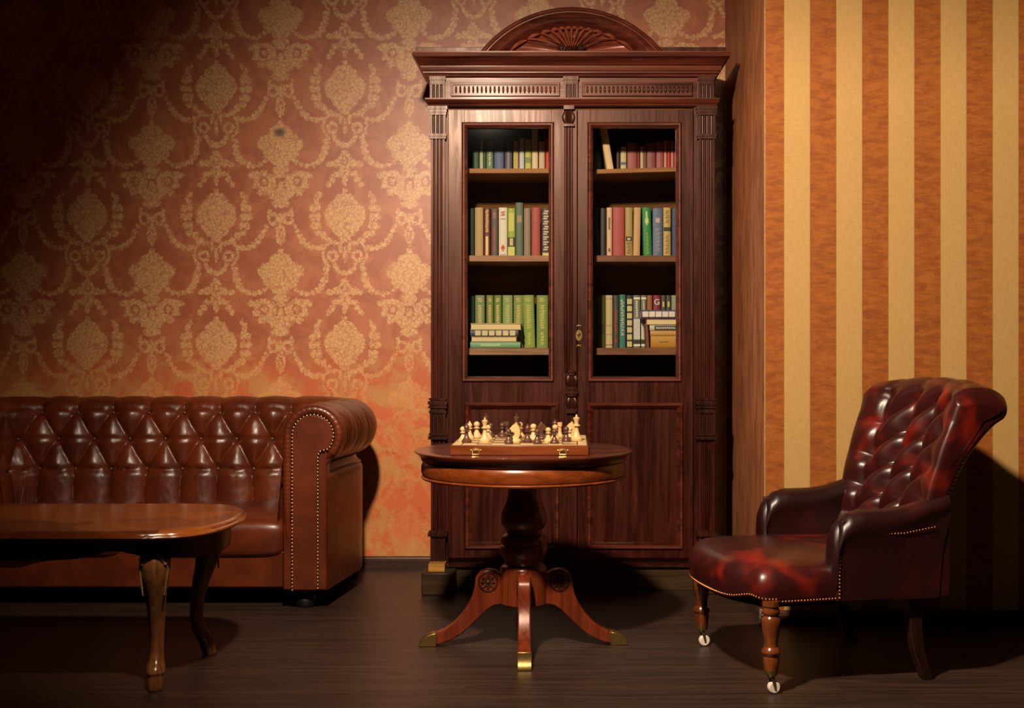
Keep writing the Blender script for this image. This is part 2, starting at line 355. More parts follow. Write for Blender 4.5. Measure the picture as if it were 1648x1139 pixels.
# ---------------------------------------------------------------- mesh helpers
ORG = {}
class MB:
    def __init__(s): s.v = []; s.f = []; s.m = []; s.xf = None
    def add(s, vs, fs, mi=0):
        n = len(s.v)
        if s.xf: vs = [tuple(s.xf(*p)) for p in vs]
        s.v += [tuple(p) for p in vs]; s.f += [tuple(n+i for i in f) for f in fs]; s.m += [mi]*len(fs)
    def box(s, x0, x1, y0, y1, z0, z1, mi=0):
        vs = [(x, y, z) for x in (x0, x1) for y in (y0, y1) for z in (z0, z1)]
        s.add(vs, [(0, 1, 3, 2), (4, 6, 7, 5), (0, 4, 5, 1), (2, 3, 7, 6), (0, 2, 6, 4), (1, 5, 7, 3)], mi)
    def lathe(s, prof, c=(0, 0, 0), n=32, mi=0):
        vs = []; fs = []; k = len(prof)
        for i in range(n):
            a = 2*PI*i/n
            for r, z in prof: vs.append((c[0]+r*math.cos(a), c[1]+r*math.sin(a), c[2]+z))
        for i in range(n):
            j = (i+1) % n
            for q in range(k-1): fs.append((i*k+q, j*k+q, j*k+q+1, i*k+q+1))
        if prof[0][0] > 1e-5: fs.append(tuple(i*k for i in range(n))[::-1])
        if prof[-1][0] > 1e-5: fs.append(tuple(i*k+k-1 for i in range(n)))
        s.add(vs, fs, mi)
    def prism(s, poly, lo, hi, axis='y', mi=0):
        n = len(poly)
        P = {'y': lambda a, b, t: (a, t, b), 'z': lambda a, b, t: (a, b, t), 'x': lambda a, b, t: (t, a, b)}[axis]
        vs = [P(a, b, lo) for a, b in poly]+[P(a, b, hi) for a, b in poly]
        fs = [tuple(range(n)), tuple(range(2*n-1, n-1, -1))]+[(i, i+n, (i+1) % n+n, (i+1) % n) for i in range(n)]
        s.add(vs, fs, mi)
    def tube(s, pts, rad, n=8, closed=False, mi=0, flat=1.0):
        pts = [Vector(p) for p in pts]; k = len(pts); vs = []; fs = []
        up = None
        for i, p in enumerate(pts):
            if closed: t = pts[(i+1) % k]-pts[i-1]
            else: t = pts[min(i+1, k-1)]-pts[max(i-1, 0)]
            t.normalize()
            if up is None: up = t.orthogonal().normalized()
            a = (up-t*up.dot(t)).normalized(); up = a; b = t.cross(a)
            r = rad[i] if isinstance(rad, (list, tuple)) else rad
            for q in range(n):
                an = 2*PI*q/n; vs.append(p+a*math.cos(an)*r+b*math.sin(an)*r*flat)
        m_ = k if closed else k-1
        for i in range(m_):
            j = (i+1) % k
            for q in range(n): fs.append((i*n+q, i*n+(q+1) % n, j*n+(q+1) % n, j*n+q))
        if not closed: fs += [tuple(range(n))[::-1], tuple((k-1)*n+q for q in range(n))]
        s.add(vs, fs, mi)
    def grid(s, fn, nu, nv, cu=False, cv=False, mi=0, cap=False):
        vs = [fn(i, j) for i in range(nu) for j in range(nv)]; fs = []
        for i in range(nu if cu else nu-1):
            for j in range(nv if cv else nv-1):
                a, b_ = (i+1) % nu, (j+1) % nv
                fs.append((i*nv+j, a*nv+j, a*nv+b_, i*nv+b_))
        if cap: fs += [tuple(range(nv)), tuple((nu-1)*nv+j for j in range(nv))[::-1]]
        s.add(vs, fs, mi)
    def dome(s, c, r, axis=(0, -1, 0), n=8, h=0.6, mi=0):
        ax = Vector(axis).normalized(); a = ax.orthogonal().normalized(); b = ax.cross(a); c = Vector(c)
        vs = []; fs = []; K = 3
        for k in range(K):
            t = k/K*PI/2
            for q in range(n):
                an = 2*PI*q/n; vs.append(c+(a*math.cos(an)+b*math.sin(an))*r*math.cos(t)+ax*r*h*math.sin(t))
        vs.append(c+ax*r*h); top = len(vs)-1
        for k in range(K-1):
            for q in range(n): fs.append((k*n+q, k*n+(q+1) % n, (k+1)*n+(q+1) % n, (k+1)*n+q))
        for q in range(n): fs.append(((K-1)*n+q, (K-1)*n+(q+1) % n, top))
        s.add(vs, fs, mi)
    def frame(s, x0, x1, z0, z1, prof, mi=0, bottom_drop=0):
        # mitred moulding: prof = [(inset, y)]
        k = len(prof); vs = []; fs = []
        for a, y in prof: vs += [(x0+a, y, z0+a), (x1-a, y, z0+a), (x1-a, y, z1-a), (x0+a, y, z1-a)]
        for i in range(k-1):
            for q in range(4): fs.append((i*4+q, i*4+(q+1) % 4, (i+1)*4+(q+1) % 4, (i+1)*4+q))
        s.add(vs, fs, mi)
    def build(s, name, mats, parent=None, local=False, bevel=None, sharp=35, subsurf=0):
        me = bpy.data.meshes.new(name)
        o_ = (0, 0, 0)
        if parent is not None and not local: o_ = ORG.get(parent.name, (0, 0, 0))
        me.from_pydata([(x-o_[0], y-o_[1], z-o_[2]) for x, y, z in s.v], [], s.f)
        if not isinstance(mats, (list, tuple)): mats = [mats]
        for mm in mats: me.materials.append(MT[mm] if isinstance(mm, str) else mm)
        me.polygons.foreach_set('material_index', s.m)
        bm = bmesh.new(); bm.from_mesh(me)
        bmesh.ops.recalc_face_normals(bm, faces=bm.faces)
        cs = math.radians(sharp)
        for f in bm.faces: f.smooth = True
        for e in bm.edges:
            if len(e.link_faces) == 2:
                if e.link_faces[0].normal.angle(e.link_faces[1].normal, 0) > cs: e.smooth = False
        bm.to_mesh(me); bm.free()
        ob = bpy.data.objects.new(name, me); col.objects.link(ob)
        if parent is not None:
            ob.parent = parent; ORG[ob.name] = o_ if not local else (0, 0, 0)
        if bevel:
            md = ob.modifiers.new('bevel', 'BEVEL'); md.width = bevel; md.segments = 2; md.limit_method = 'ANGLE'; md.angle_limit = math.radians(40)
            md.harden_normals = False
        if subsurf:
            md = ob.modifiers.new('sub', 'SUBSURF'); md.levels = md.render_levels = subsurf
        return ob
def tag(o, label=None, cat=None, group=None, kind=None):
    if label: o['label'] = label
    if cat: o['category'] = cat
    if group: o['group'] = group
    if kind: o['kind'] = kind
    return o
def empty(name, loc, rz=0.0, label=None, cat=None, group=None):
    o = bpy.data.objects.new(name, None); col.objects.link(o); o.location = loc; o.rotation_euler = (0, 0, rz); o.empty_display_size = 0.1
    ORG[o.name] = tuple(loc); tag(o, label, cat, group); return o
def clone(o, parent=None):
    c = o.copy(); col.objects.link(c); c.parent = parent
    for ch in list(o.children): clone(ch, c)
    return c
def X(px, d): return (px-PX0)*d/FPX
def Z(py, d): return CAMZ-(py-PY0)*d/FPX

# ================================================================ SETTING
DW = 6.77; DS = 5.44; XC = 0.856
m = MB(); m.box(-4.0, 3.6, 1.2, DW+0.1, -0.05, 0); tag(m.build('floor', 'floor'), kind='structure')
m = MB(); m.box(-4.0, XC+0.006, DW, DW+0.1, 0, 3.3); tag(m.build('wall_back', 'damask'), kind='structure')
m = MB(); m.box(-4.1, -4.0, 1.2, DW+0.1, 0, 3.3); tag(m.build('wall_left', 'damask'), kind='structure')
m = MB(); m.box(-4.1, 3.6, 1.2, DW+0.1, 3.3, 3.36); tag(m.build('ceiling', 'ceiling'), kind='structure')
m = MB()
m.add([(XC, DS, 0), (3.6, DS, 0), (3.6, DS, 3.3), (XC, DS, 3.3)], [(0, 1, 2, 3)], 0)
m.add([(XC, DS, 0), (XC, DS, 3.3), (XC+0.008, DW, 3.3), (XC+0.008, DW, 0)], [(0, 1, 2, 3)], 1)
m.add([(3.6, DS, 0), (3.6, DW, 0), (3.6, DW, 3.3), (3.6, DS, 3.3), ], [(0, 1, 2, 3)], 1)
m.add([(XC+0.008, DW, 0), (3.6, DW, 0), (3.6, DW, 3.3), (XC+0.008, DW, 3.3)], [(0, 1, 2, 3)], 1)
tag(m.build('wall_right', ['stripe', 'column']), kind='structure')
# frayed paper edge on the corner
m = MB(); m.box(XC-0.0015, XC+0.004, DS-0.0015, DS+0.004, 0.1, 3.3); tag(m.build('trim_1', plain('frayed_paper_edge', S(196, 140, 80), 0.8, 0, 0.4, 0.6)), kind='structure')
def skirting(name, p0, p1, nrm):
    prof = [(0, 0), (0.016, 0), (0.016, 0.036), (0.013, 0.040), (0.013, 0.046), (0.009, 0.052), (0.006, 0.056), (0, 0.057)]
    m = MB(); vs = []
    for p in (p0, p1):
        for a, z in prof: vs.append((p[0]+nrm[0]*a, p[1]+nrm[1]*a, z))
    n = len(prof)
    m.add(vs, [(i, (i+1) % n, (i+1) % n+n, i+n) for i in range(n)]+[tuple(range(n)), tuple(range(2*n-1, n-1, -1))])
    return tag(m.build(name, 'skirting'), kind='structure')
skirting('baseboard_back', (-4.0, DW), (XC-0.002, DW), (0, -1))
skirting('baseboard_right', (XC+0.02, DS), (3.6, DS), (0, -1))
skirting('baseboard_side', (XC, DS+0.02), (XC, DW-0.02), (-1, 0))
# open hollow end of the skirting at the corner
m = MB(); cx = X(1221, 5.40); 
for a, b_ in ((0.0, 0.0035), (0.0125, 0.016)): m.box(XC-0.022+a, XC-0.022+b_, DS-0.03, DS-0.001, 0.0, 0.062)
for z in (0.0, 0.02, 0.04, 0.058): m.box(XC-0.022, XC-0.006, DS-0.03, DS-0.001, z, z+0.003)
tag(m.build('trim_2', 'plastic'), kind='structure')

# added unseen fixture; its two flags cut the key light above and left
sp = empty('added_light_flags', (-0.52, 2.6, 3.3), 0, 'added out-of-frame black lamp housing with two flags that shape the key light', 'light flag')
m = MB(); m.lathe([(0.05, 3.27), (0.05, 3.30)], (-0.52, 2.50, 0), 24); m.tube([(-0.52, 2.50, 3.28), (-0.52, 2.50, 2.98)], 0.012, 10); m.build('stem', 'black', sp)
m = MB(); vs = []
def fn(i, j):
    a = 2*PI*i/28; r, y = [(0.0, 2.36), (0.07, 2.37), (0.11, 2.42), (0.115, 2.66), (0.105, 2.66), (0.10, 2.44), (0.0, 2.43)][j]
    return (-0.52+r*math.cos(a), y, 2.9+r*math.sin(a))
m.grid(fn, 28, 7, cu=True); m.build('added_lamp_housing', 'black', sp, sharp=40)
m = MB(); m.add([(-0.62, 2.66, 3.010), (-0.42, 2.66, 3.010), (0.16, 3.11, 2.873), (-1.20, 3.11, 2.873), (-0.62, 2.66, 3.014), (-0.42, 2.66, 3.014), (0.16, 3.11, 2.877), (-1.20, 3.11, 2.877)],
    [(0, 1, 2, 3), (7, 6, 5, 4), (0, 4, 5, 1), (1, 5, 6, 2), (2, 6, 7, 3), (3, 7, 4, 0)]); m.build('light_flag', 'black', sp)
nx_, nz_, dx_, dz_ = -0.789, 0.614, 0.614, 0.789; p0 = (nx_*0.09, nz_*0.09); m = MB()
tp = [(p0[0]+dx_*0.30, p0[1]+dz_*0.30), (p0[0]-dx_*0.95, p0[1]-dz_*0.95)]; tp += [(tp[1][0]+nx_*0.75, tp[1][1]+nz_*0.75), (tp[0][0]+nx_*0.75, tp[0][1]+nz_*0.75)]
m.prism([(-0.52+0.36*a, 2.9+0.36*b_) for a, b_ in tp], 3.113, 3.117, 'y'); m.build('light_flag', 'black', sp)

# ================================================================ BOOKCASE
DC = 6.17                                  # face of the carcass
def cx_(px): return X(px, DC)
def cz(py): return Z(py, DC)
bc = empty('bookcase', (0.066, 6.4, 0), 0, 'tall antique dark mahogany bookcase with two glazed doors and an arched fan pediment', 'bookcase')
YB = 6.72
for a_, b_ in ((695, 700), (1144, 1149)):
    m = MB(); m.box(cx_(a_), cx_(b_), DC+0.02, YB, cz(950), cz(120)); m.build('side_panel', 'mahog', bc)
m = MB(); m.box(cx_(700), cx_(1144), YB-0.02, YB, cz(940), cz(125)); m.build('back_panel', 'inside', bc)
m = MB(); m.box(cx_(700), cx_(1144), DC+0.02, YB-0.02, cz(178), cz(172)); m.build('top_board', 'inside', bc)
m = MB(); m.box(cx_(700), cx_(1144), DC+0.02, YB-0.02, cz(905), cz(898)); m.build('bottom_board', 'inside', bc)
m = MB(); m.box(cx_(907), cx_(938), DC+0.06, YB-0.02, cz(898), cz(178)); m.build('partition', 'inside', bc)
# outer stiles of the carcass behind the pilasters
for a_, b_ in ((694, 722), (1116, 1150)):
    m = MB(); m.box(cx_(a_), cx_(b_), DC, DC+0.03, cz(906), cz(172)); m.build('front_stile', 'mahog', bc, bevel=0.002)
# plinth
m = MB()
m.box(cx_(720), cx_(1150), DC-0.018, DC+0.06, 0.0, cz(913))
m.build('plinth', 'plinth', bc, bevel=0.003)
prof = [(0, 0), (0, -0.012), (0.006, -0.030), (0.012, -0.038), (0.020, -0.038), (0.022, -0.020), (0.026, -0.012), (0.026, 0)]
def hmould(name, px0, px1, zb, prof, mat, ybase=DC, ret=0.0, depth=0.3, parent=bc):
    # horizontal moulding with mitred returns; prof=[(dz from zb, y offset (negative = forward))]
    m = MB(); x0, x1 = cx_(px0), cx_(px1); vs = []; n = len(prof)
    for dz, yo in prof: vs.append((x0-(-yo)*ret, ybase+depth, zb+dz))
    for dz, yo in prof: vs.append((x0-(-yo)*ret, ybase+yo, zb+dz))
    for dz, yo in prof: vs.append((x1+(-yo)*ret, ybase+yo, zb+dz))
    for dz, yo in prof: vs.append((x1+(-yo)*ret, ybase+depth, zb+dz))
    fs = []
    for k in range(3):
        for i in range(n-1): fs.append((k*n+i, k*n+i+1, (k+1)*n+i+1, (k+1)*n+i))
    fs += [(0, n, 2*n, 3*n), (n-1, 2*n-1, 3*n-1, 4*n-1)]
    m.add(vs, fs); return m.build(name, mat, parent, sharp=28)
hmould('plinth_moulding', 716, 1150, cz(914), prof, 'carve', DC, 0.0, 0.05)
# base block with bare wood on top of its broken corner
m = MB(); m.box(X(678, 6.02), X(731, 6.02), 6.02, 6.16, 0.0, Z(922, 6.02)); m.build('base_block', 'plinth', bc, bevel=0.006)
m = MB(); m.box(cx_(693), cx_(719), 6.06, 6.155, Z(922, 6.06), Z(908, 6.06)); m.build('bare_block', 'rawwood', bc, bevel=0.002)
m = MB(); m.box(X(1118, 6.05), X(1152, 6.05), 6.05, 6.15, 0.0, Z(915, 6.05)); m.build('base_block', 'plinth', bc, bevel=0.006)

# pilasters
def flutes(m, x0, x1, z0, z1, yf, n, dep, mi=0, margin=0.12):
    W = x1-x0; poly = [(x0, yf+0.03), (x0, yf)]
    mg = W*margin; pw = (W-2*mg)/n
    for k in range(n):
        a = x0+mg+k*pw; c = a+pw/2; r = pw*0.34
        poly.append((c-r, yf))
        for q in range(1, 6):
            t = PI*q/6; poly.append((c-r*math.cos(t), yf+dep*math.sin(t)))
        poly.append((c+r, yf))
    poly += [(x1, yf), (x1, yf+0.03)]
    m.prism(poly, z0, z1, 'z', mi)
def dentils(m, x0, x1, z0, z1, y, n, mi=0):
    w_ = (x1-x0)/n
    for k in range(n): m.box(x0+w_*(k+0.18), x0+w_*(k+0.82), y, y+0.02, z0, z1, mi)
def pilaster(px0, px1):
    x0, x1 = cx_(px0), cx_(px1); y = DC-0.035; e = 0.006
    m = MB()
    p = bpy.data.objects.new('pilaster', None)
    # one carved post, its mouldings as sub-parts
    flutes(m, x0+.004, x1-.004, cz(860), cz(222), y+0.006, 3, 0.008)
    m.box(x0+.002, x1-.002, y+0.004, DC+0.001, cz(905), cz(860)); 
    post = m.build('pilaster', 'mahog', bc, sharp=50)
    m = MB()
    for (pa, pb, ex, yy) in ((173, 178, 6, -0.012), (178, 183, 4, -0.008), (183, 187, 2, -0.004), (217, 221, 3, -0.006), (221, 225, 1.5, -0.002)):
        m.box(x0-ex*0.00147, x1+ex*0.00147, y+yy, DC, cz(pb), cz(pa))
    flutes(m, x0, x1, cz(217), cz(187), y, 3, 0.007)
    dentils(m, x0, x1, cz(187), cz(184), y-0.006, 8)
    m.build('capital', 'carve', post)
    m = MB()
    for (pa, pb, ex, yy) in ((640, 643, 3, -0.006), (645, 650, 6, -0.012), (653, 656, 5, -0.010), (660, 664, 3, -0.005), (696, 700, 3, -0.005), (701, 706, 5, -0.010)):
        m.box(x0-ex*0.00147, x1+ex*0.00147, y+yy, DC, cz(pb), cz(pa))
    m.box(x0+0.001, x1-0.001, y-0.001, DC, cz(664), cz(640))
    flutes(m, x0, x1, cz(696), cz(664), y-0.002, 3, 0.007)
    dentils(m, x0-0.003, x1+0.003, cz(653), cz(650), y-0.012, 9)
    m.build('knot_moulding', 'carve', post)
    m = MB()
    for (pa, pb, ex, yy) in ((852, 855, 3, -0.006), (855, 861, 6, -0.012)):
        m.box(x0-ex*0.00147, x1+ex*0.00147, y+yy, DC, cz(pb), cz(pa))
    flutes(m, x0+0.002, x1-0.002, cz(902), cz(860), y, 3, 0.006)
    m.build('foot_moulding', 'carve', post)
pilaster(693, 718); pilaster(1122, 1150)

# frieze with fluted panels
m = MB(); m.box(cx_(692), cx_(1150), DC-0.01, DC+0.04, cz(162), cz(118)); m.build('frieze', 'mahogx', bc, bevel=0.002)
def frieze_panel(pa, pb):
    m = MB(); x0, x1, z0, z1 = cx_(pa), cx_(pb), cz(156), cz(134); y = DC-0.01
    m.frame(x0, x1, z0, z1, [(0, y), (0, y-0.008), (0.003, y-0.012), (0.008, y-0.012), (0.010, y-0.004), (0.012, y-0.004)])
    n = 24; xa, xb = x0+0.014, x1-0.014; w_ = (xb-xa)/n
    for k in range(n):
        c = xa+w_*(k+0.5); r = w_*0.27; zt, zb = z1-0.016, z0+0.016; K = 5
        def fn(i, j, c=c, r=r, zt=zt, zb=zb):
            t = PI*j/6; zz = zb+(zt-zb)*i/6; s_ = (math.sin(PI*min(max(i/6, 0.06), 0.94)))**0.35
            return (c-r*math.cos(t)*s_, y-0.0005-0.008*math.sin(t)*s_, zz)
        m.grid(fn, 7, 7)
    m.build('fluted_panel', 'mahogx', bc, sharp=45)
frieze_panel(726, 901); frieze_panel(937, 1114)
def frieze_block(pa, pb):
    m = MB(); x0, x1 = cx_(pa), cx_(pb); y = DC-0.032
    m.box(x0-0.003, x1+0.003, y-0.006, DC, cz(131), cz(125)); flutes(m, x0, x1, cz(160), cz(138), y, 3, 0.008)
    m.box(x0, x1, y-0.001, DC, cz(138), cz(131)); dentils(m, x0, x1, cz(137), cz(133), y-0.005, 8)
    m.build('frieze_block', 'carve', bc, sharp=50)
frieze_block(693, 717); frieze_block(907, 930); frieze_block(1123, 1148)
hmould('architrave_moulding', 692, 1150, cz(172), [(0, 0), (0, -0.010), (0.004, -0.016), (0.010, -0.018), (0.016, -0.030), (0.024, -0.036), (0.030, -0.040), (0.036, -0.040), (0.036, 0)], 'mahogx', DC, 0.5, 0.5)
hmould('cornice', 692, 1146, cz(125), [(0, 0), (0, -0.03), (0.010, -0.034), (0.014, -0.046), (0.020, -0.046), (0.022, -0.056), (0.040, -0.062), (0.044, -0.062), (0.047, -0.072), (0.068, -0.090), (0.074, -0.100), (0.078, -0.114), (0.092, -0.118), (0.096, -0.110), (0.103, -0.110), (0.103, 0)], 'mahogx', DC, 0.62, 0.5)
m = MB(); zt = cz(125)+0.103
m.box(cx_(672), cx_(795), DC-0.09, 6.70, zt, zt+0.022); m.build('cornice_board', 'carve', bc, bevel=0.002)
m = MB(); m.box(cx_(1050), cx_(1164), DC-0.09, 6.70, zt, zt+0.022); m.build('cornice_board', 'carve', bc, bevel=0.002)

# arched pediment
YP = DC-0.075                       # its face
def pxp(x): return X(x, YP)
def pzp(y): return Z(y, YP)
sP = YP/FPX
pcx, pcz = X(920, YP), Z(199.6, YP)
basez = zt+0.0; hgt = basez-pcz
prof = [(186.5, 0.20), (186.5, -0.02), (184, -0.034), (181, -0.036), (179, -0.030), (177.5, -0.030), (176, -0.022), (172, -0.014), (169, -0.010), (167, -0.018), (165, -0.024), (162.5, -0.018), (160, -0.006), (158, 0.004), (156, 0.012), (154, 0.03)]
m = MB(); NA = 72
def fn(i, j):
    r = prof[j][0]*sP; a0 = math.asin(min(1, hgt/r)); a = a0+(PI-2*a0)*i/(NA-1)
    return (pcx+r*math.cos(a), YP+prof[j][1], pcz+r*math.sin(a))
m.grid(fn, NA, len(prof))
ped = m.build('pediment_arch', 'mahogx', bc, sharp=30)
m = MB(); m.box(pxp(773), pxp(1068), YP+0.03, YP+0.19, basez-0.001, basez+0.006)
poly = []
for i in range(33):
    r = 180*sP; a0 = math.asin(hgt/r); a = a0+(PI-2*a0)*i/32; poly.append((pcx+r*math.cos(a), pcz+r*math.sin(a)))
m.prism(poly, YP+0.06, YP+0.19, 'y'); m.build('pediment_board', 'mahog', bc)
fx, fz = X(920, YP), basez+0.006
def reach(a):
    R = 156*sP; dx, dz = math.cos(a), math.sin(a); oz = fz-pcz
    bq = oz*dz; c = oz*oz-R*R; return -bq+math.sqrt(bq*bq-c)
NL = 12
m = MB()
def fn(i, j):
    a = PI*i/240; L = reach(a)*1.0; u = j/16; rho = 0.10+0.90*u
    lobe = abs(math.sin(NL*a/1.0)) if False else abs(math.sin(a*NL))
    ed = 1.0-0.06*(1-lobe)
    dep = 0.022*(lobe**0.7)*(0.3+0.7*math.sin(PI*min(1, 0.1+0.8*u)))-0.004
    return (fx+math.cos(a)*L*rho*ed, YP+0.022+dep+0.004*u, fz+math.sin(a)*L*rho*ed)
m.grid(fn, 241, 17); fan = m.build('fan_shell', 'fan', bc, sharp=60)
for k in range(1, NL):
    a = PI*k/NL; L = reach(a); m = MB()
    bend = 0.07*math.cos(a)
    pts = []; rr = []
    for q in range(11):
        u = 0.10+0.84*q/10; aa = a - bend*(1-u)*2.0*0 + bend*math.sin(PI*u)*1.6
        pts.append((fx+math.cos(aa)*L*u, YP+0.014, fz+math.sin(aa)*L*u+0.002)); rr.append(0.0022+0.0040*u)
    m.tube(pts, rr, 8)
    for q in range(6, 10): 
        p = pts[q]; m.dome((p[0], p[1]-rr[q]*0.9, p[2]), 0.0022, n=6)
    m.build('fan_rib', 'fan', fan)
for k in range(NL):
    a = PI*(k+0.5)/NL; m = MB(); ps = []
    for q in range(7):
        aq = a+(q-3)/3*PI/NL*0.46; L = reach(aq)*(0.965+0.03*math.sin(PI*q/6)); ps.append((fx+math.cos(aq)*L, YP+0.014-0.004*math.sin(PI*q/6), fz+math.sin(aq)*L))
    m.tube(ps, [0.004, 0.0065, 0.0085, 0.009, 0.0085, 0.0065, 0.004], 8); m.build('scallop', 'fan', fan)
m = MB()
for sx_ in (-1, 1):
    c = (fx+sx_*0.045, fz+0.016); pts = []
    for q in range(40):
        t = q/39; a = 2*PI*1.8*t; r = 0.019*(1-0.85*t); pts.append((c[0]+sx_*r*math.cos(a), YP+0.0-0.010*t, c[1]+r*math.sin(a)))
    m.tube(pts, 0.0052, 8); m.dome((c[0], YP+0.004, c[1]), 0.017, n=12, h=0.4)
for k in range(5):
    m.tube([(fx+(k-2)*0.010, YP+0.004, fz), (fx+(k-2)*0.011, YP-0.004, fz+0.014), (fx+(k-2)*0.010, YP+0.006, fz+0.030)], [0.004, 0.006, 0.003], 8)
m.build('scroll_knot', 'carve', fan)

# doors
YD = DC-0.004
def door(pxa, pxb, ox0, ox1, px0, px1, astr):
    m = MB(); y0, y1 = YD-0.010, YD+0.022
    xa, xb = cx_(pxa), cx_(pxb); zt_, zb_ = cz(177), cz(897)
    gx0, gx1, gz0, gz1 = cx_(ox0), cx_(ox1), cz(606), cz(206)
    m.box(xa, gx0-0.012, y0, y1, zb_, zt_); m.box(gx1+0.012, xb, y0, y1, zb_, zt_)
    m.box(gx0-0.013, gx1+0.013, y0+0.0005, y1, gz1+0.012, zt_-0.0005); 
    m.box(gx0-0.013, gx1+0.013, y0+0.0005, y1, cz(652), gz0-0.010)
    m.box(gx0-0.013, gx1+0.013, y0+0.0005, y1, zb_+0.0005, cz(872))
    d = m.build('door', 'mahog', bc, bevel=0.0015)
    m = MB()
    pr = [(-0.026, y0), (-0.024, y0-0.005), (-0.018, y0-0.011), (-0.012, y0-0.010), (-0.007, y0-0.004), (-0.003, y0+0.002), (0.0, y0+0.006), (0.0, y1)]
    m.frame(gx0, gx1, gz0, gz1, pr); m.build('glazing_bead', 'mahogx', d, sharp=30)
    m = MB(); m.box(gx0-0.005, gx1+0.005, y1-0.006, y1-0.003, gz0-0.005, gz1+0.005); m.build('glass_pane', 'glass', d)
    m = MB(); qx0, qx1, qz0, qz1 = cx_(px0), cx_(px1), cz(876), cz(655)
    m.box(gx0-0.012, gx1+0.012, y0+0.014, y0+0.020, cz(880), cz(648)); m.build('lower_panel', 'mahog', d)
    m = MB(); pr = [(-0.022, y0), (-0.020, y0-0.006), (-0.014, y0-0.012), (-0.008, y0-0.010), (-0.003, y0-0.002), (0.006, y0+0.006), (0.010, y0+0.0145)]
    m.frame(qx0, qx1, qz0, qz1, pr); m.build('panel_moulding', 'mahogx', d, sharp=30)
    return d
dl = door(722, 928.5, 752, 883, 756, 893, True)
dr = door(929.5, 1115, 954, 1088, 952, 1092, False)
# reeded astragal with turned bulbs where the doors meet
m = MB(); ya = YD-0.012
xa, xb = cx_(908), cx_(922)
for k in range(3):
    c = xa+(xb-xa)*(k+0.5)/3; m.tube([(c, ya, cz(598)), (c, ya, cz(206))], 0.0068, 10)
m.box(xa-0.004, xb+0.004, ya-0.001, YD+0.001, cz(598), cz(206))
m.box(cx_(911), cx_(922), ya-0.004, YD+0.001, cz(895), cz(664))
ast = m.build('astragal', 'mahog', dl, sharp=40)
def bulb(m, pc, ya_, yb_, wpx):
    n = 28; z0, z1 = cz(yb_), cz(ya_); c = cx_(pc); R = wpx*0.5*DC/FPX
    def fn(i, j):
        t = i/14; a = 2*PI*j/n; r = R*(0.45+0.55*math.sin(PI*min(1, t*0.9+0.05))**0.8)*(0.82+0.30*abs(math.cos(a*5)))
        return (c+r*math.cos(a), YD-0.012+0.8*r*math.sin(a), z0+(z1-z0)*t)
    m.grid(fn, 15, n, cv=True, cap=True)
m = MB()
bulb(m, 915, 179, 201, 19); m.box(cx_(907), cx_(924), YD-0.038, YD, cz(178), cz(172)); m.box(cx_(907), cx_(924), YD-0.034, YD, cz(205), cz(201))
m.build('finial_carving', 'carve', ast, sharp=50)
m = MB()
bulb(m, 920, 602, 622, 19); bulb(m, 920, 638, 657, 17)
for a_, b_, w_ in ((595, 599, 12), (600, 603, 10), (622, 626, 13), (627, 633, 20), (634, 637, 15), (657, 660, 10), (660, 664, 16)):
    m.box(cx_(920-w_/2), cx_(920+w_/2), YD-0.034, YD, cz(b_), cz(a_))
m.build('drop_carving', 'carve', ast, sharp=50)
m = MB(); c = cx_(931.5)
poly = []
for q in range(24):
    a = 2*PI*q/24; poly.append((c+0.015*math.cos(a), cz(539.5)+0.026*math.sin(a)))
m.prism(poly, YD-0.0135, YD-0.009, 'y'); m.dome((c, YD-0.013, cz(538)), 0.010, h=0.3, n=12)
for yy in (524, 556): m.box(c-0.010, c+0.010, YD-0.0125, YD-0.009, cz(yy+1.2), cz(yy-1.2)); m.dome((c, YD-0.012, cz(yy)), 0.006, n=8, h=0.4)
pl = m.build('lock_plate', 'brass', dr)
m = MB(); m.dome((c, YD-0.0155, cz(537.5)), 0.0045, n=10, h=0.3); m.box(c-0.002, c+0.002, YD-0.0165, YD-0.014, cz(543), cz(537.5)); m.build('keyhole', 'black', dr)

# shelves
YSH = 6.28
def shelf(pa, pb, ya_, yb_, mat, tilt=0.0):
    x0, x1 = X(pa, YSH), X(pb, YSH); z1, z0 = Z(ya_, YSH), Z(yb_, YSH)
    m = MB(); vs = [(x0, YSH, z0), (x1, YSH, z0+tilt), (x1, YB-0.02, z0+tilt), (x0, YB-0.02, z0), (x0, YSH, z1), (x1, YSH, z1+tilt), (x1, YB-0.02, z1+tilt), (x0, YB-0.02, z1)]
    m.add(vs, [(0, 1, 2, 3), (4, 7, 6, 5), (0, 4, 5, 1), (1, 5, 6, 2), (2, 6, 7, 3), (3, 7, 4, 0)]); m.build('shelf', mat, bc, bevel=0.0012); return z1
SL = [shelf(741, 903, 271, 278.5, 'shelfwood'), shelf(741, 903, 411, 420.5, 'shelfwood2'), shelf(741, 903, 560, 571, 'shelfwood2')]
SR = [shelf(956, 1100, 272.5, 279.5, 'shelfwood', 0.012), shelf(956, 1100, 411, 421, 'shelfwood3'), shelf(956, 1100, 560, 571, 'shelfwood3')]

